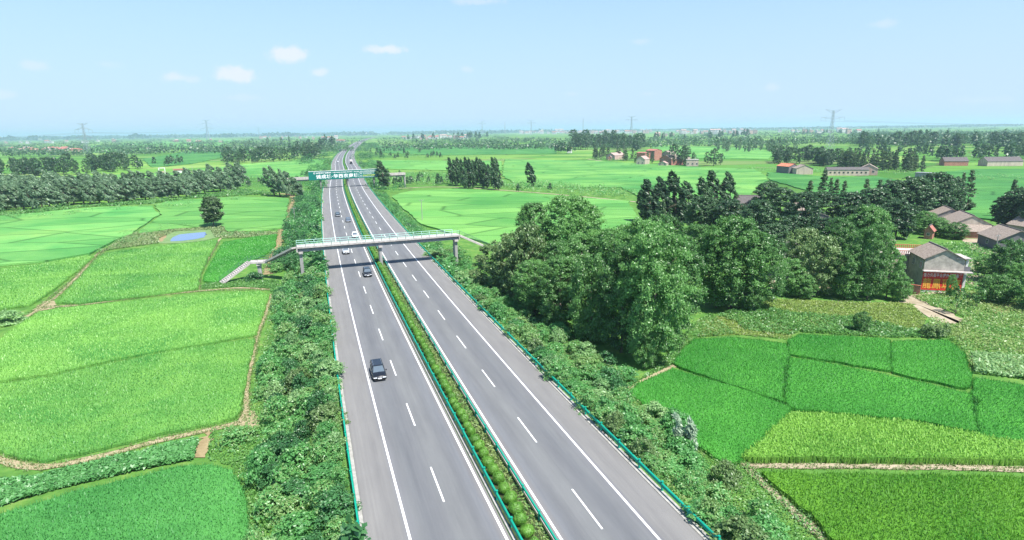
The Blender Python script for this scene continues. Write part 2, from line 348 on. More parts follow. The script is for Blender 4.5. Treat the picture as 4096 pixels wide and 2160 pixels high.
def m_brick(name, c1, c2, mortar=(.4, .38, .35)):
    m, nt, b = nodes(name); b.inputs['Roughness'].default_value = .9; b.inputs['Specular IOR Level'].default_value = .15
    P = nt.nodes.new('ShaderNodeTexCoord').outputs['Object']
    s = nt.nodes.new('ShaderNodeSeparateXYZ'); lnk(nt, P, s.inputs[0]); a = nt.nodes.new('ShaderNodeMath'); a.operation = 'ADD'; lnk(nt, s.outputs[0], a.inputs[0]); lnk(nt, s.outputs[1], a.inputs[1])
    cb = nt.nodes.new('ShaderNodeCombineXYZ'); lnk(nt, a.outputs[0], cb.inputs[0]); lnk(nt, s.outputs[2], cb.inputs[1])
    t = nt.nodes.new('ShaderNodeTexBrick'); t.inputs['Scale'].default_value = 3.; t.inputs['Color1'].default_value = (*c1, 1); t.inputs['Color2'].default_value = (*c2, 1); t.inputs['Mortar'].default_value = (*mortar, 1)
    lnk(nt, cb.outputs[0], t.inputs['Vector'])
    n = noise(nt, P, .7, 5, .7); k = ramp(nt, [(.3, (.7, .7, .7)), (.7, (1.15, 1.15, 1.15))]); lnk(nt, n.outputs[0], k.inputs[0])
    c = mixc(nt, t.outputs[0], k.outputs[0], 1., 'MULTIPLY'); lnk(nt, c, b.inputs['Base Color']); return m
MT = dict(
    asphalt=m_asphalt(), ground=m_ground(),
    white=simple('white_paint', (.72, .72, .72), .6, .12, 1.5), kerb=simple('pale_concrete_edge', (.33, .318, .295), .9, .35, 1.8),
    concrete=simple('concrete', (.34, .33, .32), .9, .2, .6, bmp=.02), deckc=simple('pale_pink_concrete', (.44, .40, .38), .9, .30, 1.6, streak=1),
    greyconc=simple('grey_concrete', (.23, .235, .25), .9, .28, 1.4, streak=1), dull=simple('grey_render', (.30, .29, .28), .9, .35, 1.3, streak=1),
    rail=simple('green_guardrail', (.006, .30, .20), .45, .2, .6), handrail=simple('pale_green_paint', (.42, .66, .60), .5, .12, 2.), darkpost=simple('dark_green_metal', (.06, .13, .11), .5, .2, 2.),
    sign=simple('green_sign_sheet', (.0, .15, .12), .5, .12, .06), signw=simple('white_sign_print', (.80, .80, .80), .5, .03, 2.), signy=simple('yellow_sign_print', (.62, .66, .12), .5, .05, 2.),
    red=simple('red_sign_paint', (.66, .045, .03), .6, .15, 1.), yellow=simple('orange_yellow_print', (.78, .42, .07), .6, .1, 1.5), pinkw=simple('white_print', (.8, .68, .70), .6, .1, 1.5),
    tiles=m_tiles('grey_roof_tiles', (.19, .15, .125), (.42, .35, .30)), tilesd=m_tiles('dark_roof_tiles', (.10, .09, .09), (.17, .15, .15)), tilesr=m_tiles('red_roof_tiles', (.30, .10, .08), (.46, .22, .18)), tilesp=m_tiles('pink_roof_tiles', (.36, .24, .21), (.5, .36, .33)), sheet=m_tiles('orange_sheet_roof', (.52, .17, .10), (.60, .24, .15), .4),
    brick=m_brick('red_brick', (.36, .11, .07), (.46, .17, .11)), greyb=m_brick('grey_brick', (.25, .22, .20), (.34, .30, .27)), tan=simple('tan_render', (.46, .38, .31), .9, .30, .9, streak=1), whitew=simple('white_wall', (.62, .60, .58), .8, .12, .4), pinkwall=simple('pink_wall', (.52, .36, .31), .9, .28, .8, streak=1), darkw=simple('dark_and_shaded_wall', (.16, .15, .16), .9, .15, .5),
    stain=simple('stained_cement_render', (.37, .335, .295), .95, .42, 1.1), terra=simple('terracotta', (.42, .14, .08), .8, .2, 2.), carglass=simple('car_glass', (.10, .13, .16), .08, .1, 1., spec=.8), glass=simple('dark_glass', (.02, .025, .035), .12, .2, 1., spec=.6), bluew=simple('blue_paint', (.1, .25, .6), .5, .1, 1.),  # car glass: bluish sky reflection painted into the base colour
    dirt=m_dirt('dirt_path', (.20, .19, .09), (.42, .335, .23), 1.3), dirt2=m_dirt('pale_yard_dirt', (.24, .20, .13), (.44, .37, .28), .6), soil=m_dirt('shade_darkened_soil', (.03, .045, .02), (.07, .09, .035), 1.5), mud=m_dirt('brown_soil', (.20, .15, .08), (.34, .27, .15)),
    verge=m_dirt('verge_grass', (.05, .13, .028), (.13, .25, .055), .5), bark=simple('bark', (.16, .13, .10), .95, .3, 3.), pylon=simple('galvanised_steel', (.34, .38, .42), .5, .1, .5, metal=.3), wire=simple('wire', (.18, .2, .22), .5, .1, .5),
    blackcar=simple('black_car_paint', (.012, .014, .02), .22, .05, 1., spec=.7), silver=simple('silver_car_paint', (.55, .56, .58), .3, .03, 1., metal=.4, spec=.6), whitecar=simple('white_car_paint', (.75, .75, .75), .3, .03, 1., spec=.6),
    bluecar=simple('blue_grey_car_paint', (.07, .09, .13), .25, .05, 1., spec=.7), tyre=simple('tyre_rubber', (.02, .02, .02), .9, .1, 3.), rim=simple('wheel_rim', (.4, .4, .42), .3, .1, 3., metal=.8), lamp=simple('headlamp_glass', (.75, .78, .8), .1, .03, 3., spec=.8), chrome=simple('chrome', (.7, .7, .72), .15, .03, 3., metal=1.), tail=simple('tail_lamp', (.4, .01, .01), .3, .1, 2.), tarp=simple('pale_tarpaulin', (.7, .62, .6), .8, .15, .8),
)
wm, wnt, wb = nodes('pond_water'); wb.inputs['Base Color'].default_value = (.10, .16, .30, 1); wb.inputs['Roughness'].default_value = .08
wb.inputs['Specular IOR Level'].default_value = .6; _n = noise(wnt, gpos(wnt), 1.2, 3); bump(wnt, _n.outputs[0], wb, .08, .05); MT['water'] = wm
LEAF = dict(
    broad=leafmat('broadleaf_leaves', (.030, .115, .026), (.185, .40, .105), .45),
    poplar=leafmat('poplar_leaves', (.08, .16, .08), (.26, .40, .23), .45),
    dark=leafmat('dark_leaves', (.024, .072, .034), (.09, .185, .075), .38),
    conifer=leafmat('conifer_leaves', (.035, .095, .035), (.12, .20, .075), .35),
    shrub=leafmat('shrub_leaves', (.065, .24, .065), (.17, .46, .13), .48, .25, (.26, .42, .14)), shrubd=leafmat('dark_shrub_leaves', (.035, .13, .045), (.09, .27, .085), .4),
    pale=leafmat('pale_leaves', (.10, .28, .09), (.34, .54, .22), .45, .3),
    olive=leafmat('olive_leaves', (.08, .17, .05), (.22, .34, .12), .42, .3),
    hedge=leafmat('hedge_leaves', (.05, .19, .018), (.17, .39, .05), .3, .5),
    weed=leafmat('weed_leaves', (.06, .20, .045), (.17, .38, .09), .42, .12, (.28, .38, .12)),
    vine=leafmat('vine_leaves', (.05, .20, .055), (.15, .40, .12), .42, .3),
    silverl=leafmat('silvery_leaves', (.16, .28, .15), (.56, .68, .52), .4, .3),
)
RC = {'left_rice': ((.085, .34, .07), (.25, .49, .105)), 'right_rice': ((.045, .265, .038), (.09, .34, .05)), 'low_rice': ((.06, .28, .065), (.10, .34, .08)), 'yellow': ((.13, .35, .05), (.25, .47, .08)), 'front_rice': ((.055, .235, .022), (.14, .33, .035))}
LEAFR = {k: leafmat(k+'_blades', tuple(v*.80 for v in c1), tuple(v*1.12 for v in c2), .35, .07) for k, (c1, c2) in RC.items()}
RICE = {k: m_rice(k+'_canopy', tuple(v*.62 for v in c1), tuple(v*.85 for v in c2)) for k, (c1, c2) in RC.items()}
RICE_FAR = {'paleleft': m_rice('pale_left_crop', (.06, .26, .065), (.13, .34, .09), (.20, .38, .10), .03, 1), 'bright': m_rice('bright_far_crop', (.075, .26, .06), (.16, .36, .09), None, .018, 1), 'mid': m_rice('mid_far_crop', (.065, .24, .06), (.16, .35, .085), None, .018, 1), 'deep': m_rice('deep_far_crop', (.04, .17, .045), (.085, .25, .06), None, .018, 1)}

# ================================================================ LARGE STRUCTURE
rng = np.random.default_rng(7); random.seed(7)
# ground: one sheet, with the road lying on its own embankment
gs = link('ground', mesh_np('ground', [(-40000, -400, FZ-.05), (40000, -400, FZ-.05), (40000, 40000, FZ-.05), (-40000, 40000, FZ-.05)], [(0, 1, 2, 3)], MT['ground'])); setp(gs, kind='structure')
def strip(name, offs, zs, s0, s1, ds, mat, kind=None, parent=None, uvs=1.):
    ss = []; s = s0
    while s < s1: ss.append(s); s += ds*(1+max(0, s-200)/250)
    ss.append(s1); V = []; U = []; m = len(offs)
    for s in ss:
        for o, z in zip(offs, zs):
            p, _ = rp(s, o); V.append((p[0], p[1], z)); U.append((o, s))
    F = [(i*m+j, i*m+j+1, (i+1)*m+j+1, (i+1)*m+j) for i in range(len(ss)-1) for j in range(m-1)]
    o = link(name, mesh_np(name, V, F, mat, uv=U), parent)
    if kind: setp(o, kind=kind)
    return o
strip('embankment', [-TOE-.5, -14.2, 14.2, TOE+.5], [FZ-.2, -.06, -.06, FZ-.2], 10, 4900, 4, MT['verge'], 'structure')
road = empty('road', (0, 0, 0), kind='structure')
strip('carriageway', [-PAVE, -8, -2.1+.35], [0, 0, 0], 12, 4800, 3, MT['asphalt'], None, road)
strip('carriageway', [2.1-.35, 8, PAVE], [0, 0, 0], 12, 4800, 3, MT['asphalt'], None, road)
for sgn in (-1, 1):
    a = [1.66, 1.42] if sgn < 0 else [1.42, 1.66]
    strip('median_kerb', [sgn*a[0], sgn*a[1]], [.11, .11], 12, 2500, 3, MT['kerb'], None, road)
    strip('median_kerb', [sgn*1.685, sgn*1.66] if sgn < 0 else [1.66, 1.685], [.0, .11] if sgn < 0 else [.11, 0.], 12, 2500, 3, MT['kerb'], None, road)
    a = [-PAVE-.36, -PAVE-.02] if sgn < 0 else [PAVE+.02, PAVE+.65]
    strip('edge_kerb', a, [.03, .03], 12, 2500, 3, MT['kerb'], None, road)
    for o in (2.1, 9.6):
        w = .11; strip('edge_line', [sgn*o-w, sgn*o+w], [.009, .009], 12, 4700, 3, MT['white'], None, road)
strip('median_bed', [-1.42, 1.42], [.05, .05], 12, 4500, 4, MT['soil'], None, road)  # soil colour darkened to stand for shade between the bushes
dm = mesh_np('lane_dash', [(-.085, 0, 0), (.085, 0, 0), (.085, 6, 0), (-.085, 6, 0)], [(0, 1, 2, 3)], MT['white'])
for sgn, s0 in ((-1, 51.45), (1, 43.14)):
    k = 0
    s = s0-30
    while s < 1500 and k < 140:
        p, h = rp(s, sgn*5.85); p2, _ = rp(s+6, sgn*5.85); h = math.atan2(-(p2-p)[0], (p2-p)[1])
        link('lane_dash', dm, road, (p[0], p[1], .009), h); s += 15; k += 1

# ---- flat polygons (paths, yards) and crops
def tri_poly(poly, z0, z1=None, sub=0):
    bm = bmesh.new(); vs = [bm.verts.new((p[0], p[1], z0)) for p in poly]; f = bm.faces.new(vs)
    if f.normal.z < 0 or True:
        bm.normal_update()
        if f.normal.z < 0: f.normal_flip()
    if z1 is not None:
        ex = bmesh.ops.extrude_face_region(bm, geom=[f])
        for e in ex['geom']:
            if isinstance(e, bmesh.types.BMVert): e.co.z = z1
        bmesh.ops.delete(bm, geom=[f], context='FACES') if f.is_valid else None
    bmesh.ops.recalc_face_normals(bm, faces=bm.faces)
    bmesh.ops.triangulate(bm, faces=bm.faces); return bm
def rough_outline(poly, step, amp):
    out = []; P = [np.array(p, float) for p in poly]; n = len(P)
    for i in range(n):
        a, b = P[i], P[(i+1) % n]; L = np.linalg.norm(b-a); k = max(1, int(L/step))
        for j in range(k): out.append(a+(b-a)*j/k+(rng.normal(0, amp, 2) if k > 1 or j else rng.normal(0, amp*.5, 2)))
    return out
def flat(name, pts, mat, z=.0, kind='structure', px=True, step=3., amp=.18, zz=None):
    poly = [G(x, y) for x, y in pts] if px else pts
    bm = tri_poly(rough_outline(poly, step, amp), (FZ+z) if zz is None else zz)
    me = bpy.data.meshes.new(name); bm.to_mesh(me); bm.free(); me.materials.append(mat)
    return setp(link(name, me), kind=kind)
def ribbon(name, pts, w, mat, z=.02, kind='structure', px=True):
    P = [G(x, y) for x, y in pts] if px else [np.array(p) for p in pts]
    Q = catmull(P, 1.5); PATHS.append((catmull(P, .8), w)); T = np.gradient(Q, axis=0); T /= np.linalg.norm(T, axis=1)[:, None]
    N = np.stack([T[:, 1], -T[:, 0]], 1); W = w/2*(1+rng.normal(0, .18, len(Q)))[:, None]; W2 = w/2*(1+rng.normal(0, .18, len(Q)))[:, None]
    V = np.concatenate([np.c_[Q-N*W, np.full(len(Q), FZ+z)], np.c_[Q+N*W2, np.full(len(Q), FZ+z)]]); n = len(Q)
    return setp(link(name, mesh_np(name, V, [(i, i+1, n+i+1, n+i) for i in range(n-1)], mat)), kind=kind)
def blades(P, z, rng, h, w, nb, spread=.12, lean=.5):
    """grass tufts: nb narrow bent blades on each point"""
    n = len(P)*nb; c = np.repeat(P, nb, 0); zz = np.repeat(np.broadcast_to(z, (len(P),)), nb)
    a = rng.uniform(0, 2*np.pi, n); d = np.stack([np.cos(a), np.sin(a)], 1); q = np.stack([-d[:, 1], d[:, 0]], 1)
    hh = h*rng.uniform(.65, 1.2, n); b = c+d*rng.uniform(0, spread, (n, 1)); ln = lean*hh*rng.uniform(.2, 1., n)
    ww = (w*rng.uniform(.7, 1.3, n))[:, None]
    V = np.zeros((n, 4, 3)); V[:, 0, :2] = b-q*ww/2; V[:, 1, :2] = b+q*ww/2; V[:, 0, 2] = V[:, 1, 2] = zz
    V[:, 2, :2] = b+d*ln[:, None]+q*ww*.35; V[:, 3, :2] = b+d*ln[:, None]-q*ww*.35; V[:, 2, 2] = zz+hh; V[:, 3, 2] = zz+hh*.96
    return V.reshape(-1, 3), np.arange(n*4).reshape(-1, 4)
CROPS = []; PATHS = []
def crop(label, pts, key, h=.55, near=True, dens=.29, px=True, bw=.075, bh=.34):
    poly = [G(x, y, FZ+h) for x, y in pts] if px else pts
    if key == 'right_rice' and px:
        cc = np.mean(poly, 0); poly = [p+(p-cc)/np.linalg.norm(p-cc)*.42 for p in poly]
    poly = rough_outline(poly, 1.2 if near else 6, .13 if near else .5)
    mat = RICE[key] if near else RICE_FAR[key]; CROPS.append(np.array(poly))
    root = empty('rice_field', (*np.mean(poly, 0), FZ)); setp(root, kind='stuff', label=label)
    c = np.mean(poly, 0); bm = tri_poly([np.array(p)-c for p in poly], 0, h-(.22 if near else 0))
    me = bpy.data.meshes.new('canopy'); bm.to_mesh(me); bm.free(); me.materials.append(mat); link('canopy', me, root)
    if near:
        P = scatter(poly, dens, rng, .42)
        ed = np.concatenate([np.array(poly[i])+(np.array(poly[(i+1) % len(poly)])-np.array(poly[i]))*t for i in range(len(poly)) for t in [np.linspace(0, 1, max(2, int(np.linalg.norm(np.array(poly[(i+1) % len(poly)])-np.array(poly[i]))/.16)))[:, None]]]) if near else None
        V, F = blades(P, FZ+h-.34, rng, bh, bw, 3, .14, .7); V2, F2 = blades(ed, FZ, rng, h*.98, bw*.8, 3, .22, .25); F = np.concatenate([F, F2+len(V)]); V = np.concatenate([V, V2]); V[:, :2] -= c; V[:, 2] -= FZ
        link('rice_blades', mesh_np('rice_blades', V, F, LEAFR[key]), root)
    return root
NT = [0]
E1 = [(-150, 1330), (0, 1288), (180, 1232), (330, 1198), (450, 1168), (530, 1162), (580, 1178), (608, 1220), (620, 1290), (622, 1420), (-150, 1420)]
crop('bluish green rice field in the bottom left corner, below the strip of vines', E1, 'low_rice', .7)
crop('yellowish green rice field, largest on the left, from the dirt path up to its dark furrow', [(-160, 1112), (0, 1131), (60, 1146), (110, 1152), (250, 1124), (400, 1085), (520, 1061), (588, 1045), (604, 1025), (615, 960), (630, 900), (640, 848), (480, 872), (300, 905), (120, 945), (-160, 985)], 'left_rice')
crop('light green rice field just above the dark furrow, left of the road', [(-160, 975), (120, 937), (300, 897), (480, 866), (642, 838), (660, 790), (672, 750), (674, 737), (650, 730), (500, 738), (350, 753), (150, 773), (100, 782), (50, 812), (0, 852), (-160, 915)], 'left_rice', dens=.34, bw=.09)
crop('light green rice field between two dirt paths, below the pond', [(142, 758), (195, 702), (250, 642), (270, 634), (400, 617), (540, 602), (546, 606), (520, 650), (500, 700), (495, 724), (400, 737), (200, 760)], 'left_rice', dens=.42, bw=.12)
crop('deep green rice field left of the footbridge stairs', [(514, 703), (515, 690), (562, 608), (640, 594), (694, 588), (690, 618), (660, 640), (600, 668), (560, 700), (540, 706)], 'right_rice', dens=.42, bw=.12)
crop('green rice field at the left edge, level with the footbridge', [(-160, 800), (0, 773), (78, 763), (100, 748), (170, 698), (236, 643), (215, 640), (100, 662), (-160, 690)], 'left_rice', dens=.46, bw=.13)
crop('pale green rice field left of the pond', [(-200, 686), (100, 656), (225, 636), (262, 612), (330, 588), (400, 540), (384, 517), (250, 520), (100, 533), (-200, 560)], 'paleleft', near=False)
crop('green rice field behind the lone dark tree', [(388, 515), (420, 506), (470, 502), (600, 494), (726, 497), (722, 538), (712, 572), (640, 580), (572, 582), (556, 566), (440, 574), (350, 585), (405, 540)], 'mid', near=False)
crop('deep green rice field with a dirt corner, right of the shrubby roadside slope', [(1584, 985), (1620, 962), (1690, 926), (1830, 966), (1960, 1012), (1986, 1022), (1940, 1080), (1910, 1110), (1858, 1148), (1822, 1156), (1760, 1112), (1700, 1070), (1640, 1022)], 'right_rice', .6)
crop('green rice field right beside the big trees', [(1702, 910), (1720, 880), (1752, 852), (1850, 847), (1974, 862), (1978, 900), (1970, 1003), (1830, 957), (1716, 918)], 'right_rice')
crop('small green rice field below the weedy strip', [(1992, 852), (2012, 840), (2200, 847), (2236, 852), (2236, 926), (2100, 902), (1992, 886)], 'right_rice')
crop('small deep green rice field with a dark outline, right of its neighbour', [(2246, 857), (2380, 853), (2420, 882), (2438, 940), (2430, 970), (2340, 950), (2250, 930)], 'right_rice')
crop('wide bright green rice field in the middle of the right hand fields', [(1984, 896), (2100, 914), (2250, 945), (2430, 985), (2448, 1002), (2452, 1078), (2300, 1048), (2100, 1028), (1997, 1020), (1978, 1002)], 'right_rice')
crop('green rice field at the right edge below the pale grasses', [(2458, 948), (2600, 972), (2750, 1000), (2750, 1158), (2462, 1083), (2458, 1000)], 'right_rice')
crop('tall yellow green crop above the straight pale dirt path', [(1872, 1142), (1920, 1098), (1992, 1032), (2100, 1037), (2300, 1057), (2575, 1108), (2750, 1135), (2750, 1158), (2575, 1150), (2200, 1144), (1990, 1143), (1890, 1146)], 'yellow', .95, bh=.38, bw=.12, dens=.30)
crop('dark green rice field in the bottom right corner', [(1918, 1183), (2000, 1184), (2575, 1193), (2750, 1197), (2750, 1440), (2172, 1440), (2088, 1338), (2014, 1266), (1936, 1202)], 'front_rice', .72, bh=.42, bw=.08, dens=.27)
# beyond the footbridge
crop('large light green field behind the footbridge on the right', [(985, 492), (1030, 480), (1150, 474), (1350, 487), (1580, 505), (1604, 545), (1570, 578), (1480, 596), (1240, 612), (1160, 594), (1060, 562), (1010, 520)], 'bright', near=False)
crop('wide green field between the poplar clump and the brick hamlet', [(1270, 400), (1500, 404), (1760, 420), (1900, 425), (1935, 450), (1900, 470), (1880, 500), (1620, 500), (1560, 470), (1420, 470), (1300, 465), (1262, 440)], 'mid', near=False)
crop('light field right of the road before the bushes', [(925, 402), (1130, 404), (1260, 404), (1262, 428), (1130, 428), (960, 424)], 'bright', near=False)
crop('deep green field in front of the long low shed', [(1930, 432), (2080, 444), (2210, 444), (2300, 462), (2450, 520), (2380, 560), (2200, 520), (2000, 470), (1930, 450)], 'deep', near=False)
crop('dark green field right of the village trees', [(2450, 425), (2900, 420), (2900, 560), (2575, 560), (2440, 545), (2330, 470), (2330, 435)], 'deep', near=False)
crop('pale yellow green field left of the sign bridge', [(480, 428), (640, 410), (820, 398), (800, 430), (780, 444), (700, 446), (560, 448)], 'bright', near=False)
crop('pale green strip field behind the left poplar belt', [(-300, 470), (0, 450), (200, 442), (460, 432), (520, 440), (300, 452), (0, 466), (-300, 484)], 'bright', near=False)
crop('bright strip of field far left beyond the pylon', [(200, 368), (420, 355), (600, 350), (560, 366), (300, 384), (200, 384)], 'bright', near=False)
crop('dark green field left of the far dark grove', [(360, 400), (480, 378), (560, 372), (562, 395), (480, 412), (380, 420)], 'deep', near=False)
crop('dark green band of field right of the road', [(940, 366), (1390, 364), (1400, 386), (1100, 390), (950, 384)], 'deep', near=False)
crop('bright field beyond the brick hamlet', [(1640, 366), (1900, 372), (1950, 384), (1930, 400), (1760, 398), (1640, 376)], 'bright', near=False)

# paths, bare soil, yards
ribbon('dirt_path', [(-150, 1120), (0, 1156), (60, 1172), (110, 1175), (250, 1148), (330, 1127), (400, 1108), (520, 1082), (600, 1064)], 1.1, MT['dirt'], .03)
ribbon('dirt_path', [(604, 1062), (618, 1030), (622, 960), (636, 900), (648, 840), (668, 790), (682, 740)], .55, MT['dirt'], .034)
flat('bare_soil', [(602, 1066), (606, 1040), (622, 1024), (640, 1040), (655, 1070), (640, 1082), (615, 1078)], MT['dirt'], .04, step=.6)
flat('bare_soil', [(488, 1130), (512, 1086), (535, 1080), (528, 1130), (512, 1150), (486, 1146)], MT['mud'], .04, step=.5, amp=.3)
ribbon('dirt_path', [(500, 727), (498, 700), (520, 655), (548, 608), (556, 598)], .7, MT['dirt'], .03)
ribbon('dirt_path', [(100, 775), (130, 755), (190, 700), (246, 638), (262, 628)], .7, MT['dirt'], .03)
ribbon('dirt_path', [(60, 800), (110, 775), (200, 767), (350, 748), (500, 732), (600, 724), (680, 728)], .9, MT['dirt'], .026)
flat('bare_soil', [(80, 780), (110, 758), (140, 756), (136, 775), (100, 782)], MT['dirt'], .04, step=1)
ribbon('dirt_path', [(674, 690), (690, 640), (704, 600), (715, 560), (732, 520), (738, 500), (720, 488), (640, 486)], 2.6, MT['mud'], .03)
flat('bare_soil', [(386, 606), (392, 590), (410, 584), (420, 592), (408, 608)], MT['mud'], .03, step=1)
flat('pond_bank', [(396, 612), (400, 592), (440, 578), (520, 572), (556, 576), (556, 594), (520, 604), (450, 612)], MT['olive'] if 'olive' in MT else m_dirt('bank_grass', (.10, .19, .07), (.20, .28, .12), .6), .02, step=2)
flat('pond', [(430, 607), (434, 597), (452, 590), (486, 586), (516, 584), (519, 590), (514, 597), (490, 602), (456, 606)], MT['water'], .06, step=3, amp=.25)
ribbon('dirt_path', [(1560, 985), (1590, 972), (1650, 942), (1700, 918)], .9, MT['dirt'], .03)
ribbon('dirt_path', [(1858, 1146), (1872, 1166), (1888, 1186), (1950, 1240), (2030, 1318), (2080, 1362), (2150, 1440)], 1.05, MT['dirt2'], .03)
ribbon('dirt_path', [(1880, 1172), (1960, 1172), (2200, 1173), (2400, 1176), (2575, 1181), (2760, 1187)], .95, MT['dirt2'], .034)
ribbon('dirt_path', [(1870, 1140), (1920, 1092), (1990, 1026)], .35, MT['dirt'], .04)
flat('dirt_yard', [(2260, 740), (2300, 745), (2340, 765), (2420, 800), (2410, 815), (2350, 812), (2320, 790), (2290, 765), (2270, 758)], MT['dirt2'], .03, step=.8, amp=.5)
flat('dirt_yard', [(2420, 660), (2470, 650), (2520, 665), (2530, 700), (2480, 720), (2440, 720), (2425, 700)], MT['dirt2'], .03, step=1.5)
flat('dirt_yard', [(2420, 600), (2480, 600), (2540, 625), (2500, 645), (2440, 628)], MT['dirt2'], .034, step=1.5)
flat('dirt_yard', [(1930, 690), (2100, 690), (2110, 730), (1940, 735)], MT['dirt2'], .03, step=1.5)
flat('bare_soil', [(2490, 760), (2530, 758), (2540, 785), (2500, 788)], MT['mud'], .03, step=1.)
ribbon('dirt_path', [(2290, 745), (2400, 735), (2500, 755), (2600, 800)], 1., MT['dirt2'], .045)
flat('rough_meadow', [(1752, 848), (1800, 800), (1900, 752), (2000, 752), (2150, 760), (2290, 762), (2330, 800), (2320, 826), (2250, 835), (2100, 830), (2000, 830), (1985, 845), (1850, 842)], m_dirt('meadow_grass', (.10, .22, .04), (.24, .30, .075), .35), .014, step=2)
ribbon('field_track', [(1000, 474), (1100, 470), (1340, 484), (1500, 498), (1600, 508)], 2., MT['dirt2'], .05)
ribbon('dirt_path', [(1545, 570), (1575, 590), (1610, 605)], 3.5, MT['dirt'], .05)
ribbon('dirt_path', [(1478, 400), (1500, 403), (1530, 407), (1570, 411)], 3.0, MT['dirt2'], .05)
ribbon('dirt_path', [(1900, 421), (2000, 424), (2020, 425)], 2.0, MT['dirt2'], .05)

tp = []
for pts, w in (([(-150, 1120), (0, 1156), (60, 1172), (110, 1176), (250, 1150), (330, 1128), (400, 1108), (520, 1082), (600, 1064)], 1.), ([(604, 1062), (618, 1030), (622, 960), (636, 900), (648, 840), (668, 790), (682, 740)], .8), ([(500, 727), (498, 700), (520, 655), (548, 608)], .9), ([(100, 775), (190, 700), (262, 628)], 1.1),
               ([(60, 800), (110, 775), (200, 767), (350, 748), (500, 732), (680, 728)], 1.4), ([(1858, 1146), (1888, 1186), (1950, 1240), (2030, 1318), (2150, 1440)], 1.0), ([(1880, 1172), (2200, 1173), (2400, 1176), (2760, 1187)], .9), ([(674, 690), (704, 600), (732, 520), (738, 500)], 3.)):
    Q = catmull([G(x, y) for x, y in pts], .25); T_ = np.gradient(Q, axis=0); T_ /= np.linalg.norm(T_, axis=1)[:, None]; N_ = np.stack([T_[:, 1], -T_[:, 0]], 1)
    for _ in range(5): tp.append(Q+N_*(w*.5*np.sign(rng.normal(0, 1, len(Q)))*np.abs(rng.normal(.9, .35, len(Q))))[:, None]+rng.normal(0, .1, Q.shape))
tp = np.concatenate(tp); V, F = blades(tp, FZ, rng, .22, .07, 3, .12, .9)
setp(link('path_grass', mesh_np('path_grass', V, F, leafmat('path_grass_blades', (.09, .19, .04), (.26, .32, .12), .35, .3))), label='grass tufts growing along the edges of the dirt paths', kind='stuff')
# ================================================================ VEGETATION
def leafcloud(C, N, size, rng, flatn=.6, elong=1.5, upb=.4, axis=None):
    n = len(C); r = rng.normal(0, 1, (n, 3)); nn = N*flatn*1.6+r*.75+np.array([.1, -.1, 1.])*upb; nn /= np.linalg.norm(nn, axis=1)[:, None]+1e-9
    t = rng.normal(0, 1, (n, 3))
    if axis is not None: t = np.cross(nn, np.array(axis)+t*.35)
    u = np.cross(nn, t); u /= np.linalg.norm(u, axis=1)[:, None]+1e-9; w = np.cross(nn, u)
    s = (size*rng.uniform(.6, 1.35, n))[:, None]
    a = u*s*elong/2; b = w*s/2
    V = np.stack([C-a, C+b*.9-nn*s*.10, C+a-nn*s*.18, C-b*.9-nn*s*.10], 1)
    return V.reshape(-1, 3), np.arange(n*4).reshape(-1, 4)
def crown_pts(kind, rng, H, Rr, nl, npl, lobe, base=.12, lean=0.):
    """leaf points and outward normals: nl lobes over a profile, npl leaves on each lobe"""
    C = []; N = []
    for i in range(nl):
        t = rng.uniform(0, 1)**.9
        if kind == 'broad': t = rng.uniform(0, 1)**.85; prof = (.62+.38*math.sin(math.pi*min(1, t/.55)/2)) if t < .5 else math.sqrt(max(.02, 1-((t-.5)/.53)**2.2))
        elif kind == 'poplar': prof = (.55+.6*t*1.2 if t < .4 else 1.0*(1-(t-.4)/.6)**.75+.05)
        elif kind == 'conifer': prof = (1-t)**.85+.06
        else: prof = math.sqrt(max(0.02, 1-t**2.2))
        a = rng.uniform(0, 2*math.pi); q = prof*Rr*math.sqrt(rng.uniform(.12, 1))
        z = H*(base+(1-base)*t)*.95
        ctr = np.array([math.cos(a)*q, math.sin(a)*q, z]); ctr[0] += lean*H*(t**1.5)
        lr = lobe*rng.uniform(.65, 1.3)*(1-.35*t)
        d = rng.normal(0, 1, (npl, 3)); d /= np.linalg.norm(d, axis=1)[:, None]; d[:, 2] = np.where(d[:, 2] < -.3, -d[:, 2]*.6, d[:, 2])
        rad = lr*np.abs(rng.normal(.85, .38, (npl, 1)))
        sh = np.array([1, 1, 1.1]) if kind == 'broad' else np.array([1, 1, .8]) if kind == 'shrub' else (np.array([.7, .7, 1.7]) if kind == 'poplar' else np.array([1.15, 1.15, .7]))
        P = d*rad*sh
        if kind == 'poplar': P[:, 0] += lean*2.5*P[:, 2]
        C.append(ctr+P)
        out = np.array([math.cos(a), math.sin(a), .6]); nn = d*.8+out*.5
        N.append(nn/np.linalg.norm(nn, axis=1)[:, None])
    C = np.concatenate(C); C[:, 2] = np.maximum(C[:, 2], .12); return C, np.concatenate(N)
def trunk_mesh(name, H, r, rng, limbs=6, lean=0.):
    b = MB(); pts = [Vector((0, 0, -.3))]
    for i in range(1, 5): pts.append(Vector((rng.normal(0, .02)*H*.3+lean*H*(i/4)**1.5*.7, rng.normal(0, .02)*H*.3, H*.78*i/4)))
    for i in range(4): b.tube(pts[i], pts[i+1], r*(1-.22*i), r*(1-.22*(i+1)), 7)
    for i in range(limbs):
        t = rng.uniform(.25, .9); a = rng.uniform(0, 6.28); k = int(t*4); p = pts[k].lerp(pts[min(4, k+1)], t*4-k)
        q = p+Vector((math.cos(a)*H*.2, math.sin(a)*H*.2, H*.13)); b.tube(p, q, r*.35*(1-t*.5), r*.08, 5)
    return b.mesh(name, MT['bark'], True)
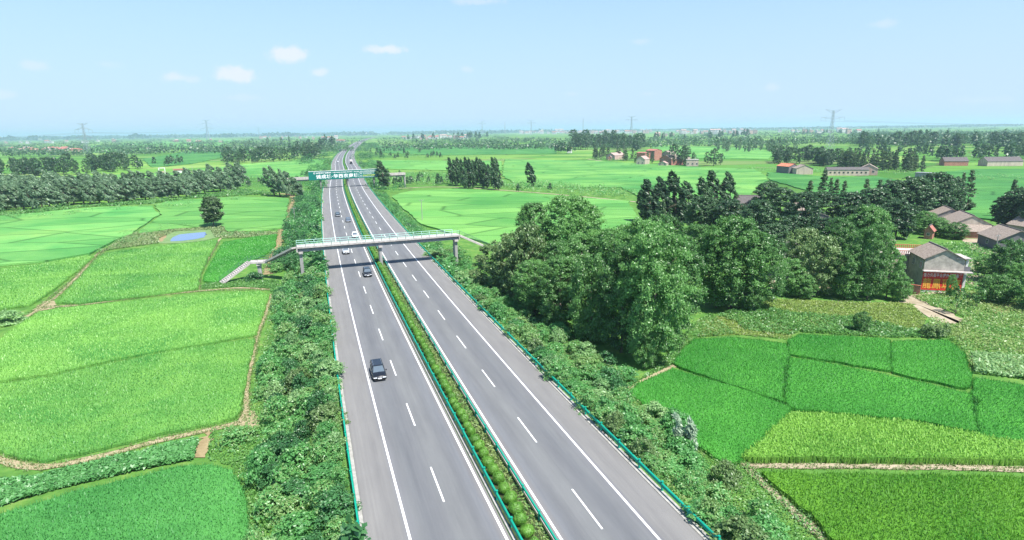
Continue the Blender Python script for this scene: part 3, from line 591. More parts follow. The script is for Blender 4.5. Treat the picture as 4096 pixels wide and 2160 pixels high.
def make_variants(kind, n, H, Rr, nl, npl, lobe, leaf, mat, base=.12, lean=0., trunk=None, seed=0, elong=1.5):
    out = []
    for i in range(n):
        g = np.random.default_rng(seed*100+i); C, N = crown_pts(kind, g, H, Rr, nl, npl, lobe, base, lean)
        V, F = leafcloud(C, N, leaf, g, .6, elong, .25 if kind != 'shrub' else .4, (-.75, 0, 1.) if kind == 'poplar' else None)
        out.append((mesh_np(kind+'_crown', V, F, mat), trunk_mesh('trunk', H, trunk or H*.018, g, 6, lean), H, Rr))
    return out
VAR = {
    'broad': make_variants('broad', 5, 20, 6.4, 300, 130, .95, .25, LEAF['broad'], .08, seed=1),
    'broadd': make_variants('broad', 3, 16, 5.0, 210, 60, .85, .38, LEAF['dark'], .08, seed=2),
    'broadm': make_variants('broad', 3, 12, 5.0, 200, 100, .8, .25, LEAF['broad'], .06, seed=3),
    'olive': make_variants('broad', 2, 12, 5.0, 200, 75, .75, .28, LEAF['olive'], .04, seed=4),
    'poplar': make_variants('poplar', 5, 15, 2.6, 60, 40, .75, .38, LEAF['poplar'], .14, -.16, seed=5, elong=3.2),
    'poplard': make_variants('poplar', 4, 18, 3.0, 80, 50, .8, .42, LEAF['dark'], .06, -.10, seed=6, elong=2.8),
    'conifer': make_variants('conifer', 4, 14, 2.6, 60, 45, .7, .36, LEAF['conifer'], .05, seed=7, elong=2.),
    'bushtree': make_variants('broad', 2, 12, 3.6, 150, 55, .7, .40, LEAF['conifer'], .16, seed=12, elong=2.6),
    'sapling': make_variants('broad', 2, 4, 1.4, 24, 22, .45, .22, LEAF['broad'], .25, seed=13),
}
def joined_variants(kind, n, H, Rr, nl, npl, lobe, leaf, mat, base, lean, seed):      # tiny in the picture: trunk and crown in one mesh
    out = []
    for (cm, tm, h, r) in make_variants(kind, n, H, Rr, nl, npl, lobe, leaf, mat, base, lean, None, seed, 1.5):
        bm = bmesh.new(); bm.from_mesh(cm); k = len(bm.faces); bm.from_mesh(tm); bm.faces.ensure_lookup_table()
        for f in bm.faces[k:]: f.material_index = 1
        me = bpy.data.meshes.new('tree'); bm.to_mesh(me); bm.free(); me.materials.append(mat); me.materials.append(MT['bark']); out.append((me, h, r))
    return out
FARV = {
    'poplar': joined_variants('poplar', 4, 15, 2.8, 40, 22, .9, .7, LEAF['poplar'], .12, -.05, 21),
    'dark': joined_variants('broad', 4, 16, 4.6, 50, 24, 1.3, .7, LEAF['dark'], .10, 0, 22),
    'broad': joined_variants('broad', 4, 12, 4.5, 44, 24, 1.3, .65, LEAF['broad'], .06, 0, 23),
    'conifer': joined_variants('conifer', 3, 14, 2.6, 40, 20, .8, .6, LEAF['conifer'], .06, 0, 24),
}
def plant_tree(kind, x, y, h, r, label, group=None, z=None, name=None):
    z = float(gz([[x, y]])[0]) if z is None else z
    cm, tm, H, Rr = random.choice(VAR[kind]); rz = random.uniform(0, 6.28) if 'poplar' not in kind else random.uniform(-.35, .35)
    e = empty(name or {'poplar': 'poplar_tree', 'poplard': 'poplar_tree', 'conifer': 'conifer_tree', 'bushtree': 'conifer_tree'}.get(kind, 'broadleaf_tree'), (x, y, z), rz, label=label, cat='tree', group=group)
    e.scale = (r/Rr, r/Rr, h/H)
    link('trunk', tm, e); link('crown', cm, e); return e
FARQ = []
def plant_far(kind, x, y, h, label, group, wide=1.):
    if kind in ('dark', 'broad') and not label.startswith('@'): FARQ.append((h/math.hypot(x, y), kind, x, y, h, label, group, wide)); return
    label = label.lstrip('@')
    me, H, Rr = random.choice(FARV[kind]); o = link({'poplar': 'poplar_tree', 'conifer': 'conifer_tree'}.get(kind, 'broadleaf_tree'), me, None, (x, y, FZ), random.uniform(-.4, .4) if kind == 'poplar' else random.uniform(0, 6.28))
    s = h/H; o.scale = (s*wide, s*wide, s); return setp(o, label, 'tree', group)
def T(kind, fx, fy, ty, wpx, label, group=None):        # foot pixel, top pixel, crown width in pixels
    p = G(fx, fy); h = hgt(fx, fy, ty); d = PR((p[0], p[1], FZ+h*.5))[2]; r = wpx*K/2*d/FPX
    return plant_tree(kind, p[0], p[1], h, r, label, group)

# -- the big trees right of the footbridge
ORD = ['first', 'second', 'third', 'fourth', 'fifth', 'sixth', 'seventh', 'eighth', 'ninth', 'tenth', 'eleventh', 'twelfth', 'thirteenth', 'fourteenth', 'fifteenth', 'sixteenth', 'seventeenth', 'eighteenth', 'nineteenth', 'twentieth',
       'twenty-first', 'twenty-second', 'twenty-third', 'twenty-fourth', 'twenty-fifth', 'twenty-sixth', 'twenty-seventh', 'twenty-eighth', 'twenty-ninth', 'thirtieth', 'thirty-first']
BG = 'big broadleaf trees massed right of the footbridge'
for (k, fx, fy, ty, w) in [('broad', 1640, 912, 552, 180), ('broad', 1562, 885, 610, 130), ('broadm', 1485, 858, 640, 120), ('broad', 1408, 825, 640, 130), ('broad', 1345, 790, 650, 120),
                           ('broad', 1688, 850, 585, 150), ('broad', 1610, 830, 545, 160), ('broad', 1540, 805, 570, 150), ('broad', 1460, 790, 590, 140), ('broad', 1395, 765, 600, 120),
                           ('broad', 1655, 770, 535, 150), ('broad', 1580, 745, 560, 140), ('broad', 1500, 735, 575, 130)]:
    T(k, fx, fy, ty, w, 'tall leafy broadleaf tree in the big mass of trees right of the footbridge', BG)
T('broad', 1425, 735, 484, 175, 'tallest darker rounded tree rising at the back left of the big tree mass')
T('broad', 1345, 720, 505, 110, 'dark tree with spiky outer twigs left of the tallest rounded tree')
T('broad', 1470, 700, 508, 110, 'dark tree with loose twigs right of the tallest rounded tree')
T('olive', 1290, 745, 585, 130, 'olive brown bushy tree at the left end of the big tree mass')
T('olive', 1240, 730, 612, 100, 'smaller olive green bushy tree nearest the footbridge stairs')
T('olive', 1330, 760, 560, 110, 'olive tinged tree between the bushy end and the dark rounded tree')
T('broadm', 1620, 925, 800, 70, 'low bright bushy tree at the foot of the big tree mass beside the rice')
T('broadm', 1690, 880, 830, 60, 'small bush-like tree at the right foot of the big tree mass')
T('broad', 1800, 772, 575, 110, 'leafy tree left of the dark gap between the tree masses')
T('broad', 1835, 775, 540, 170, 'tall leafy tree at the middle of the second tree mass')
T('broad', 1905, 770, 585, 130, 'rounded leafy tree at the right end of the second tree mass')
T('broad', 1748, 700, 560, 100, 'leafy tree behind the dark gap')
T('broadm', 1885, 780, 700, 70, 'low bush-like tree with yellowish foot beside the meadow')
# -- village trees in front of the red sign house
VG = 'leafy trees between the meadow and the village houses'
for (k, fx, fy, ty, w) in [('broadm', 1985, 742, 650, 80), ('olive', 2055, 742, 590, 100), ('broadm', 2125, 750, 620, 90), ('broad', 2180, 752, 560, 95), ('broad', 2228, 750, 622, 66),
                           ('olive', 2015, 700, 572, 100), ('broad', 2100, 712, 545, 100), ('broad', 2168, 700, 512, 110), ('broadd', 2150, 690, 512, 120), ('broadm', 2195, 690, 548, 70), ('broadm', 2020, 750, 690, 60), ('broadm', 2262, 757, 690, 50)]:
    T(k, fx, fy, ty, w, 'leafy village tree between the meadow and the sign house', VG)
DG = 'dark village trees behind the hidden roofs'
for (k, fx, fy, ty, w) in [('poplard', 1640, 585, 450, 60), ('poplard', 1672, 580, 445, 60), ('poplard', 1700, 575, 428, 66), ('poplard', 1735, 560, 455, 55), ('poplard', 1775, 555, 445, 55), ('poplard', 1800, 550, 428, 60), ('poplard', 1838, 550, 432, 50), ('poplard', 1625, 560, 465, 45), ('broadd', 1760, 590, 490, 80),
                           ('broadd', 1830, 600, 500, 90), ('broadd', 1880, 590, 520, 80), ('broadd', 1905, 620, 500, 90), ('broadd', 1925, 545, 455, 70), ('broadd', 1960, 560, 470, 80), ('broadd', 2010, 600, 480, 90), ('broadd', 2060, 580, 480, 90), ('broadd', 2130, 585, 480, 90),
                           ('broadd', 2190, 580, 470, 90), ('broadd', 2240, 560, 450, 90), ('broadd', 2290, 560, 442, 100), ('broadd', 2340, 550, 430, 90), ('broadd', 2380, 540, 445, 80), ('broadd', 2250, 600, 500, 90), ('broadd', 1990, 640, 540, 90), ('broadd', 2080, 640, 545, 90), ('broadd', 1940, 650, 560, 80)]:
    T(k, fx, fy, ty, w, 'dark leafy tree among the village roofs on the right', DG)
CG = 'pointed conifers rising from the village trees'
for (fx, fy, ty, w) in [(2065, 520, 425, 34), (2098, 520, 448, 28), (2118, 520, 452, 24), (2172, 525, 448, 30), (2205, 530, 450, 34), (2085, 510, 445, 22), (2395, 535, 440, 30), (2430, 530, 425, 32), (2410, 530, 432, 24), (2030, 545, 450, 30), (1765, 590, 470, 26), (1665, 600, 500, 26)]:
    T('conifer', fx, fy, ty, w, 'narrow pointed conifer rising from the village trees', CG)
T('conifer', 2536, 550, 448, 28, 'narrow conifer at the right edge beside the dark rounded trees')
EG = 'dark rounded trees at the right edge above the old roofs'
for (fx, fy, ty, w) in [(2560, 580, 468, 90), (2525, 575, 490, 70), (2600, 590, 460, 90), (2580, 560, 480, 80)]:
    T('broadd', fx, fy, ty, w, 'dark rounded tree at the right edge above the old roofs', EG)
SG = 'leafy trees around the yard right of the sign house'
for (k, fx, fy, ty, w) in [('broadm', 2530, 715, 600, 90), ('broadm', 2480, 690, 640, 60), ('broadm', 2575, 700, 620, 90), ('broadm', 2500, 760, 690, 80), ('broadm', 2560, 740, 660, 80), ('broadm', 2345, 590, 545, 70), ('broadm', 2400, 600, 560, 60), ('broadm', 2320, 580, 530, 60), ('broadm', 2610, 780, 680, 120)]:
    T(k, fx, fy, ty, w, 'leafy green tree around the yard right of the sign house', SG)
T('broadm', 2388, 748, 690, 24, 'young tree standing in front of the painted red sign wall')
T('sapling', 2402, 790, 720, 34, 'thin sapling with a bare stem below the red sign wall')
T('sapling', 2455, 775, 722, 40, 'sapling right of the dirt yard below the sign house')
T('broadm', 2165, 835, 782, 44, 'round dark bush standing alone in the weedy strip of the meadow')
# -- lone trees
T('bushtree', 538, 571, 494, 54, 'lone dark spreading conifer beside the pond')
T('poplard', 1338, 471, 408, 30, 'lone slim poplar right of the poplar clump')
T('poplard', 970, 476, 403, 40, 'grey green tree leaning over the right end of the sign bridge')
LG = 'wind-bent poplars by the left end of the sign bridge'
for (fx, fy, ty, w) in [(690, 492, 420, 34), (705, 494, 416, 36), (740, 492, 430, 34), (722, 496, 424, 30), (755, 500, 445, 30)]:
    T('poplar', fx, fy, ty, w, 'wind-bent poplar by the left end of the sign bridge', LG)
PG = 'dark poplars in the dense clump right of the road'
for i in range(13):
    fx = 1140+i*9.5+random.uniform(-2, 2); fy = 468+random.uniform(-5, 7)+i*.4
    T('poplard', fx, fy, 396+random.uniform(-3, 7)+(12 if i in (9, 10) else 0), 24, 'dark wind-bent poplar in the dense clump right of the road', PG)
# -- left belt of poplars
BL = 'poplars of the wind-bent belt on the left'
def belt_y(x): return float(np.interp(x, [-40, 80, 200, 320, 420, 460, 520, 620], [535, 528, 515, 508, 500, 498, 486, 476]))
for row, dy in ((0, 0), (1, -9), (2, -18)):
    for i in range(30):
        x = -25+i*21.5+row*7+random.uniform(-5, 5); y = belt_y(x)+dy+random.uniform(-3, 3)
        if x > 625: continue
        _t = T('poplar', x, y, y-np.interp(x, [0, 300, 620], [78, 58, 46])+random.uniform(-5, 6), np.interp(x, [0, 620], [44, 30]), 'p', BL)
        _t['label'] = 'wind-bent poplar, %s from left, %s row of the left belt' % (ORD[i], ('front', 'middle', 'back')[row])
def ordinal(group, rows, text):
    L = [o for o in COL.objects if o.get('group') == group]
    L.sort(key=lambda o: -PR((o.location.x, o.location.y, FZ))[1]+(0 if rows > 1 else 0)); n = len(L); names = ['front', 'second', 'third'] if rows > 1 else ['']
    for r in range(rows):
        part = L[n*r//rows:n*(r+1)//rows]; part.sort(key=lambda o: PR((o.location.x, o.location.y, FZ))[0])
        for i, o in enumerate(part): o['label'] = text % (ORD[i], (names[r]+' row of ') if rows > 1 else '')
ordinal(BG, 3, 'tall leafy tree, %s from left in %sthe big tree mass'); ordinal(VG, 2, 'leafy village tree, %s from left in %strees beside the sign house')
ordinal(DG, 3, 'dark leafy tree, %s from left in %sdark village trees'); ordinal(CG, 1, 'narrow pointed conifer, %s from the left of %sthose rising from the village trees')
ordinal(EG, 1, 'dark rounded tree, %s from left of %sfour above the right edge roofs'); ordinal(SG, 1, 'leafy green tree, %s from left of %sthose around the sign house yard')
ordinal(LG, 1, 'wind-bent poplar, %s from left of %sfive beside the sign bridge left end'); ordinal(PG, 1, 'dark wind-bent poplar, %s from left in %sthe dense clump right of the road')
# -- far belts and groves, each tree one small mesh
def far_row(kind, pts, n, hpx, dy, label, group, wide=1.):
    P = np.array(pts, float)
    for i in range(n):
        t = random.uniform(0, len(P)-1); k = min(int(t), len(P)-2); q = P[k]+(P[k+1]-P[k])*(t-k)
        x = q[0]; y = q[1]+random.uniform(-dy, dy); p = G(x, y); h = hgt(x, y, y-hpx*random.uniform(.8, 1.12))
        plant_far(kind, p[0], p[1], h, label, group, wide)
far_row('dark', [(-30, 441), (100, 438), (250, 432), (345, 424)], 62, 42, 5, 'dark tree in the broad belt on the far left', 'dark trees in the far left belt')
far_row('dark', [(345, 424), (470, 412)], 10, 22, 3, 'low dark tree ending the far left belt', 'dark trees in the far left belt')
far_row('dark', [(565, 409), (650, 408), (760, 401), (815, 392)], 44, 34, 4, 'dark tree in the grove left of the road bend', 'dark trees in the grove left of the road bend')
far_row('dark', [(700, 385), (800, 372), (840, 368)], 16, 22, 4, 'dark tree behind the grove left of the road bend', 'dark trees in the grove left of the road bend')
far_row('poplar', [(590, 375), (680, 368), (740, 362)], 14, 20, 3, 'grey poplar behind the dark grove on the left', 'grey poplars behind the left grove')
far_row('dark', [(1440, 372), (1520, 372), (1615, 375)], 40, 38, 5, 'dark tree in the tall grove behind the brick hamlet', 'dark trees in the grove behind the brick hamlet')
far_row('dark', [(1395, 384), (1440, 384)], 7, 26, 3, 'lower dark tree left of the tall grove', 'dark trees in the grove behind the brick hamlet')
far_row('conifer', [(1480, 400), (1520, 396), (1560, 398), (1600, 408)], 18, 30, 4, 'olive green tree among the brick hamlet houses', 'olive trees among the hamlet houses', 1.1)
far_row('dark', [(1695, 414), (1725, 414)], 4, 50, 2, 'dark poplar-like tree beside the flat roofed hamlet shed', 'dark trees beside the hamlet shed')
for x, y, t in [(1598, 412, 382), (1628, 411, 378), (1640, 410, 380), (1794, 417, 372), (1812, 415, 385), (1778, 412, 382), (1745, 405, 385)]:
    p = G(x, y); plant_far('conifer' if x < 1700 else 'dark', p[0], p[1], hgt(x, y, t), 'dark tree standing by itself beside the brick hamlet', 'single trees beside the brick hamlet')
far_row('poplar', [(1800, 378), (1900, 379), (2010, 384)], 34, 30, 5, 'thin grey poplar in the open plantation on the right', 'thin poplars of the open plantation')
far_row('dark', [(1945, 408), (2050, 410), (2110, 418)], 40, 38, 5, 'dark tree in the row behind the roadside sheds', 'dark trees behind the long low shed')
far_row('conifer', [(2110, 420), (2200, 424), (2320, 430)], 62, 46, 4, 'pointed olive conifer in the row beside the long low shed', 'conifers beside the long low shed')
far_row('dark', [(2160, 372), (2300, 368), (2420, 372), (2575, 372)], 70, 34, 8, 'dark tree in the wood along the right horizon', 'dark trees in the wood on the right')
far_row('dark', [(2360, 402), (2450, 400), (2540, 400), (2590, 398)], 26, 34, 4, 'dark tree behind the brown roofs at the far right', 'dark trees behind the far right roofs')
far_row('dark', [(2130, 392), (2250, 388), (2350, 392)], 24, 22, 6, 'grey green tree in front of the right hand wood', 'grey trees in front of the right wood')
far_row('dark', [(1600, 352), (1750, 350), (1900, 345)], 18, 16, 3, 'small tree by the far village on the right', 'small trees by the far villages')
far_row('dark', [(1015, 353), (1060, 352), (1180, 350), (1230, 348)], 18, 15, 2, 'small tree by the white village beyond the road', 'small trees by the far villages')
far_row('broad', [(930, 388), (1000, 394), (1080, 392), (1110, 400)], 18, 14, 8, 'low round tree in the scrub right of the road', 'low trees in the scrub right of the road')
far_row('broad', [(990, 462), (1060, 458), (1130, 462), (1280, 478), (1400, 482)], 30, 18, 8, 'leafy low tree along the cross lane beyond the footbridge', 'low trees along the cross lane')
far_row('broad', [(600, 470), (660, 462), (700, 470)], 10, 16, 6, 'low round green tree right of the left poplar belt', 'low trees right of the left belt')
far_row('dark', [(1990, 338), (2160, 336), (2400, 334)], 20, 9, 2, 'tiny tree in the farmland near the right horizon', 'tiny trees near the right horizon')

FARQ.sort(key=lambda t: -t[0]); NB = sum(1 for o in COL.objects if o.name.startswith('broadleaf_tree'))
for t in FARQ[:290-NB]: plant_far(t[1], t[2], t[3], t[4], '@'+t[5], t[6], t[7])
RESTQ = [(t[2], t[3], t[4], t[4]*.34, 90) for t in FARQ[290-NB:]]
# -- distant woodland as masses: clumps of leaves following the lie of the land
def woods(name, label, clumps, mat, leaf):
    C = []; N = []; S = []
    for (x, y, h, r, n) in clumps:
        d = rng.normal(0, 1, (n, 3)); d /= np.linalg.norm(d, axis=1)[:, None]; d[:, 2] = np.abs(d[:, 2])
        C.append(np.array([x, y, FZ+h*.25])+d*np.array([r, r, h*.75])*rng.uniform(.75, 1.05, (n, 1))); N.append(d); S.append(np.full(n, leaf*h))
    C = np.concatenate(C); N = np.concatenate(N); S = np.concatenate(S)
    V, F = leafcloud(C, N, S, rng, .7, 1.4); return setp(link(name, mesh_np(name, V, F, mat)), label=label, kind='stuff')
cl = []
for i in range(1500):          # hedgerows and copses, strung out in rows across the plain
    y = 1100*(1/ rng.uniform(.09, 1))**.92; x = rng.uniform(-1.15, 1.0)*y
    if abs(near_road([[x, y]])[0, 1]) < 45 or (y > 2300 and 1290 < PR((x, y, 0))[0] < 1660): continue
    k = rng.integers(3, 9); L = rng.uniform(6, 16)
    a = rng.normal(0, .25)
    for j in range(k):
        h = rng.uniform(6, 13); cl.append((x+j*L*math.cos(a), y+j*L*math.sin(a), h, h*rng.uniform(.4, .8), 12))
woods('distant_woodland', 'bluish hedgerows and copses scattered over the far plain', cl, LEAF['dark'], .30)
cl = []
for i in range(2600):
    x, y = rng.uniform(2140, 2640), rng.uniform(333, 362); p = G(x, y+5); cl.append((p[0], p[1], rng.uniform(9, 17), rng.uniform(4, 8), 9))
woods('far_woodland', 'broad wood covering the land below the right horizon', cl, LEAF['dark'], .22)
cl = []
for i in range(700):
    a = rng.uniform(-.62, .62); d = rng.uniform(7500, 15000); cl.append((d*math.sin(a)*1.3, d*math.cos(a), rng.uniform(20, 46)*(1.25 if a < .05 else .8), rng.uniform(60, 260), 60))
woods('horizon_treeline', 'pale blue line of trees and low rises along the horizon', cl, LEAF['dark'], .5)
woods('far_trees', 'far trees of the belts and groves too small to tell apart', [(x, y, h, r, n//2) for x, y, h, r, n in RESTQ]+[(x+rng.normal(0, r*.3), y+rng.normal(0, r*.3), h*1.25, r*.6, n//2) for x, y, h, r, n in RESTQ], LEAF['dark'], .14)
# low scrub in the middle distance
cl = []
for poly, n, h in [([(925, 370), (1110, 390), (1240, 398), (1100, 402), (930, 396)], 120, 2.6), ([(940, 440), (1130, 440), (1135, 470), (1000, 466)], 160, 3.), ([(1260, 462), (1420, 466), (1620, 486), (1600, 502), (1340, 484), (1262, 476)], 200, 2.6),
                   ([(600, 440), (690, 440), (700, 486), (610, 500), (560, 520), (300, 530), (0, 560), (0, 530), (300, 512), (560, 486)], 420, 1.6), ([(1020, 408), (1260, 402), (1270, 406), (1020, 414)], 60, 1.8), ([(1440, 398), (1520, 404), (1750, 416), (1740, 410), (1560, 400)], 70, 2.4), ([(480, 440), (800, 446), (800, 452), (480, 450)], 50, 1.8),
                   ([(1880, 425), (2330, 436), (2330, 442), (1900, 432)], 90, 2.2), ([(2450, 440), (2900, 470), (2900, 476), (2450, 450)], 50, 2.), ([(300, 590), (420, 566), (540, 566), (400, 580), (260, 640), (240, 635)], 130, .9), ([(560, 588), (700, 582), (700, 590), (560, 596)], 40, .9)]:
    Pw = np.array([G(x, y) for x, y in poly]); a = Pw.min(0); b = Pw.max(0); q = rng.uniform(a, b, (n*12, 2)); q = q[inpoly(q, Pw)][:n]
    for p in q:
        hh = h*rng.uniform(.5, 1.5); cl.append((p[0], p[1], hh, hh*rng.uniform(.7, 1.4), 34))
woods('scrub', 'low green scrub and field edge bushes in the middle distance', cl, LEAF['shrub'], .17)

# -- roadside shrubs
SHV = {k: make_variants('shrub', 4, 2.4, 1.7, 60, 42, .42, .15 if k != 'pale' else .17, LEAF[m], .05, seed=s) for k, m, s in (('shrub', 'shrub', 31), ('dark', 'shrubd', 32), ('pale', 'pale', 33), ('olive', 'olive', 34))}
SHQ = []
def shrub(k, x, y, r, h, label, group, name='shrub'):
    if not label.startswith('@') and group: SHQ.append((max(r, h/2)/math.hypot(x, y)*(1 if abs(math.atan2(x, y)) < .75 and PR((x, y, 0))[1] < 1390 else .01), k, x, y, r, h, label, group)); return
    label = label.lstrip('@'); cm, tm, H, Rr = random.choice(SHV[k]); z = float(gz([[x, y]])[0])-.1
    o = link(name, cm, None, (x, y, z), random.uniform(0, 6.28), (r/Rr, r/Rr, h/H)); return setp(o, label, 'shrub', group)
def dart(poly, r, n, rng, rmin=None):
    poly = np.asarray(poly); a = poly.min(0); b = poly.max(0); out = []
    for p in rng.uniform(a, b, (n*60, 2)):
        if len(out) >= n: break
        if not inpoly([p], poly)[0]: continue
        if all((p[0]-q[0])**2+(p[1]-q[1])**2 > r*r for q in out): out.append(p)
    return out
def road_band(s0, s1, o0, o1): return [rp(s, o0)[0] for s in np.linspace(s0, s1, 20)]+[rp(s, o1)[0] for s in np.linspace(s1, s0, 20)]
LB = np.array([G(x, y) for x, y in [(640, 1440), (640, 1358), (645, 1240), (700, 1100), (655, 1000), (668, 930), (715, 850), (700, 800), (712, 735), (745, 700), (770, 640), (800, 610)]])
# left slope: between the guardrail and the rice
left_edge = [rp(s, -14.3)[0] for s in np.linspace(160, 28, 30)]
polyL = np.array(list(LB)+left_edge)
lab = {'L': ('bushy green shrub on the slope left of the carriageway', 'shrubs on the left roadside slope'), 'R': ('bushy green shrub on the slope right of the carriageway', 'shrubs on the right roadside slope')}
def fill_shrubs(poly, d, n, side, kinds, hr=(1.7, 3.9), rr=(1.3, 2.4)):
    for p in dart(poly, d, n, rng):
        k = random.choices(list(kinds), list(kinds.values()))[0]; r = random.uniform(*rr); h = random.uniform(*hr)
        shrub(k, p[0], p[1], r, h, {'shrub': '', 'dark': 'darker ', 'pale': 'pale tipped ', 'olive': 'olive '}[k]+lab[side][0], {'shrub': '', 'dark': 'darker ', 'pale': 'pale tipped ', 'olive': 'olive '}[k]+lab[side][1])
fill_shrubs(polyL, 1.9, 165, 'L', {'shrub': .60, 'dark': .25, 'pale': .12, 'olive': .03})
RB = np.array([G(x, y) for x, y in [(1150, 630), (1190, 690), (1260, 745), (1320, 790), (1400, 845), (1500, 900), (1590, 950), (1560, 985), (1620, 1030), (1700, 1090), (1745, 1175), (1800, 1200), (1850, 1255), (1930, 1345), (1985, 1430)]])
right_edge = [rp(s, 14.4)[0] for s in np.linspace(24, 168, 30)]
polyR = np.array(list(RB)+right_edge)
fill_shrubs(polyR, 1.9, 165, 'R', {'shrub': .74, 'dark': .08, 'pale': .08, 'olive': .10}, (1.4, 3.3))
for sd, o_ in (('L', -14.9), ('R', 15.0)):          # the row that leans over the guardrail
    for s_ in np.arange(30, 150, 2.3):
        if random.random() < .2 or (sd == 'L' and 108 < s_ < 128): continue
        p_ = rp(s_+random.uniform(-.5, .5), o_+random.uniform(-.2, .3))[0]; k_ = random.choices(['shrub', 'dark', 'pale'], [.7, .15, .15])[0]; t_ = {'shrub': '', 'dark': 'darker ', 'pale': 'pale tipped '}[k_]
        shrub(k_, p_[0], p_[1], random.uniform(1., 1.4), random.uniform(1.3, 2.6), t_+lab[sd][0], t_+lab[sd][1])
fill_shrubs(np.array(road_band(165, 370, -26, -15.2)), 2.3, 190, 'L', {'shrub': .35, 'dark': .6, 'olive': .05}, (2.2, 4.6), (1.5, 2.8))
fill_shrubs(np.array(road_band(165, 350, 15, 21)), 2.3, 130, 'R', {'shrub': .7, 'dark': .3}, (1.2, 2.6), (1.3, 2.2))
fill_shrubs(np.array(road_band(370, 700, -34, -15.5)), 6., 60, 'L', {'shrub': .4, 'dark': .6}, (3, 7), (2.5, 5))
fill_shrubs(np.array(road_band(360, 700, 15.5, 34)), 6., 60, 'R', {'shrub': .5, 'dark': .5}, (3, 6), (2.5, 5))
fill_shrubs(np.array(road_band(700, 1900, 17, 60)), 14., 60, 'R', {'dark': 1}, (5, 10), (5, 9))
fill_shrubs(np.array(road_band(700, 1900, -60, -17)), 14., 60, 'L', {'dark': 1}, (5, 10), (5, 9))
SHQ.sort(key=lambda t: -t[0])
for t in SHQ[:292]: shrub(t[1], t[2], t[3], t[4], t[5], '@'+t[6], t[7])
for nm, kk, lf, lb_ in (('far_shrubs', ('shrub', 'pale', 'olive'), 'shrub', 'green shrubs lining the roadside slopes farther away'), ('far_shrubs', ('dark',), 'shrubd', 'darker shrubs lining the roadside slopes farther away')):
    q_ = []
    for t in SHQ[292:]:
        if t[1] in kk: q_ += [(t[2]+rng.normal(0, t[4]*.35), t[3]+rng.normal(0, t[4]*.35), (t[5]-FZ*0+float(gz([[t[2], t[3]]])[0])-FZ)*rng.uniform(.75, 1.05), t[4]*.7, 55) for _ in range(4)]
    woods(nm, lb_, q_, LEAF[lf], .10)
for (x, y, r, h, k, l) in [(598, 1108, 2.2, 1.8, 'shrub', 'bright green shrub beside the bare soil at the path corner'), (10, 812, 3.4, 2.4, 'pale', 'pale leaved shrub at the left edge by the path'), (640, 705, 2.2, 2.2, 'dark', 'dark shrub under the left footbridge stairs'), (-8, 500, 3, 2.4, 'dark', 'small dark shrub at the far left edge')]:
    p = G(x, y); shrub(k, p[0], p[1], r, h, l, None)
p = G(1738, 1150); _V = []; _F = []; _o = 0
for dx, dy, hh, ln_, sd_ in ((-.5, .2, 4.8, -.20, 5), (.55, -.1, 4.2, -.12, 6), (.1, .5, 3.4, .05, 8)):
    C_, N_ = crown_pts('poplar', np.random.default_rng(sd_), hh, .55, 26, 42, .34, .12, ln_); C_ = C_+np.array([dx, dy, 0]); v_, f_ = leafcloud(C_, N_, .17, rng, .3, 3.6, .3, (-.4, 0, 1.)); _V.append(v_); _F.append(f_+_o); _o += len(v_)
setp(link('feathery_shrub', mesh_np('feathery_shrub', np.concatenate(_V), np.concatenate(_F), LEAF['silverl']), None, (p[0]-.2, p[1]+.6, FZ)), 'silvery white feathery shrub rising beside the rice field corner', 'shrub')
# weeds and ground cover
def weeds(name, label, poly, n, mat, h, size, px=True, flatz=None):
    Pw = np.array([G(x, y) for x, y in poly]) if px else np.asarray(poly); a = Pw.min(0); b = Pw.max(0)
    q = rng.uniform(a, b, (int(n*3.5), 2)); q = q[inpoly(q, Pw)]
    for cpoly in CROPS: q = q[~inpoly(q, cpoly)] if len(q) else q
    for Q, w in PATHS:
        if len(q) and np.min(np.abs(Q-q.mean(0)).sum(1)) < 90: q = q[np.array([((Q-a_)**2).sum(1).min() for a_ in q[:, None, :]]) > (w*.5)**2] if len(q)*len(Q) < 6e5 else q
    q = q[:n]
    cz = noise2(q*.35)*.6+.55; z = gz(q)+h*cz*rng.uniform(.3, 1, len(q)); C = np.c_[q, z]; N = np.tile([0, 0, 1.], (len(q), 1))
    V, F = leafcloud(C, N, size, rng, .5, 1.8); return setp(link(name, mesh_np(name, V, F, mat)), label=label, kind='stuff')
def noise2(q):
    g = np.random.default_rng(3); s = np.zeros(len(q))
    for i in range(7): k = g.normal(0, 1, 2)*(1+.5*i); s += np.sin(q@k+g.uniform(0, 6))/(1+.3*i)
    return np.clip(s/4+.5, 0, 1)
weeds('weeds', 'weeds covering the left roadside slope under the shrubs', polyL, 42000, LEAF['weed'], .8, .16, False)
weeds('weeds', 'weeds covering the right roadside slope under the shrubs', polyR, 42000, LEAF['weed'], .8, .16, False)
VN = [(-60, 1222), (100, 1200), (250, 1168), (350, 1146), (420, 1124), (490, 1106), (500, 1112), (486, 1158), (440, 1166), (300, 1196), (150, 1230), (-60, 1292)]
weeds('vine_crop', 'broad leaved vines in the strip between the dirt path and the bottom left rice field', VN, 12000, LEAF['vine'], .7, .26)
weeds('weeds', 'bright weeds between the path corner and the left roadside shrubs', [(520, 1158), (530, 1085), (600, 1075), (640, 1090), (660, 1000), (650, 930), (672, 850), (700, 790), (690, 745), (725, 720), (730, 800), (690, 900), (680, 1000), (720, 1080), (660, 1240), (640, 1420), (622, 1420), (622, 1290), (608, 1215), (580, 1172)], 20000, LEAF['weed'], .5, .16)
weeds('weeds', 'leafy weed strip between the meadow and the right hand rice fields', [(1800, 795), (1900, 770), (2010, 790), (2150, 800), (2250, 822), (2330, 838), (2390, 850), (2240, 850), (2010, 836), (1985, 845), (1870, 830), (1850, 810)], 12000, LEAF['weed'], .7, .24)
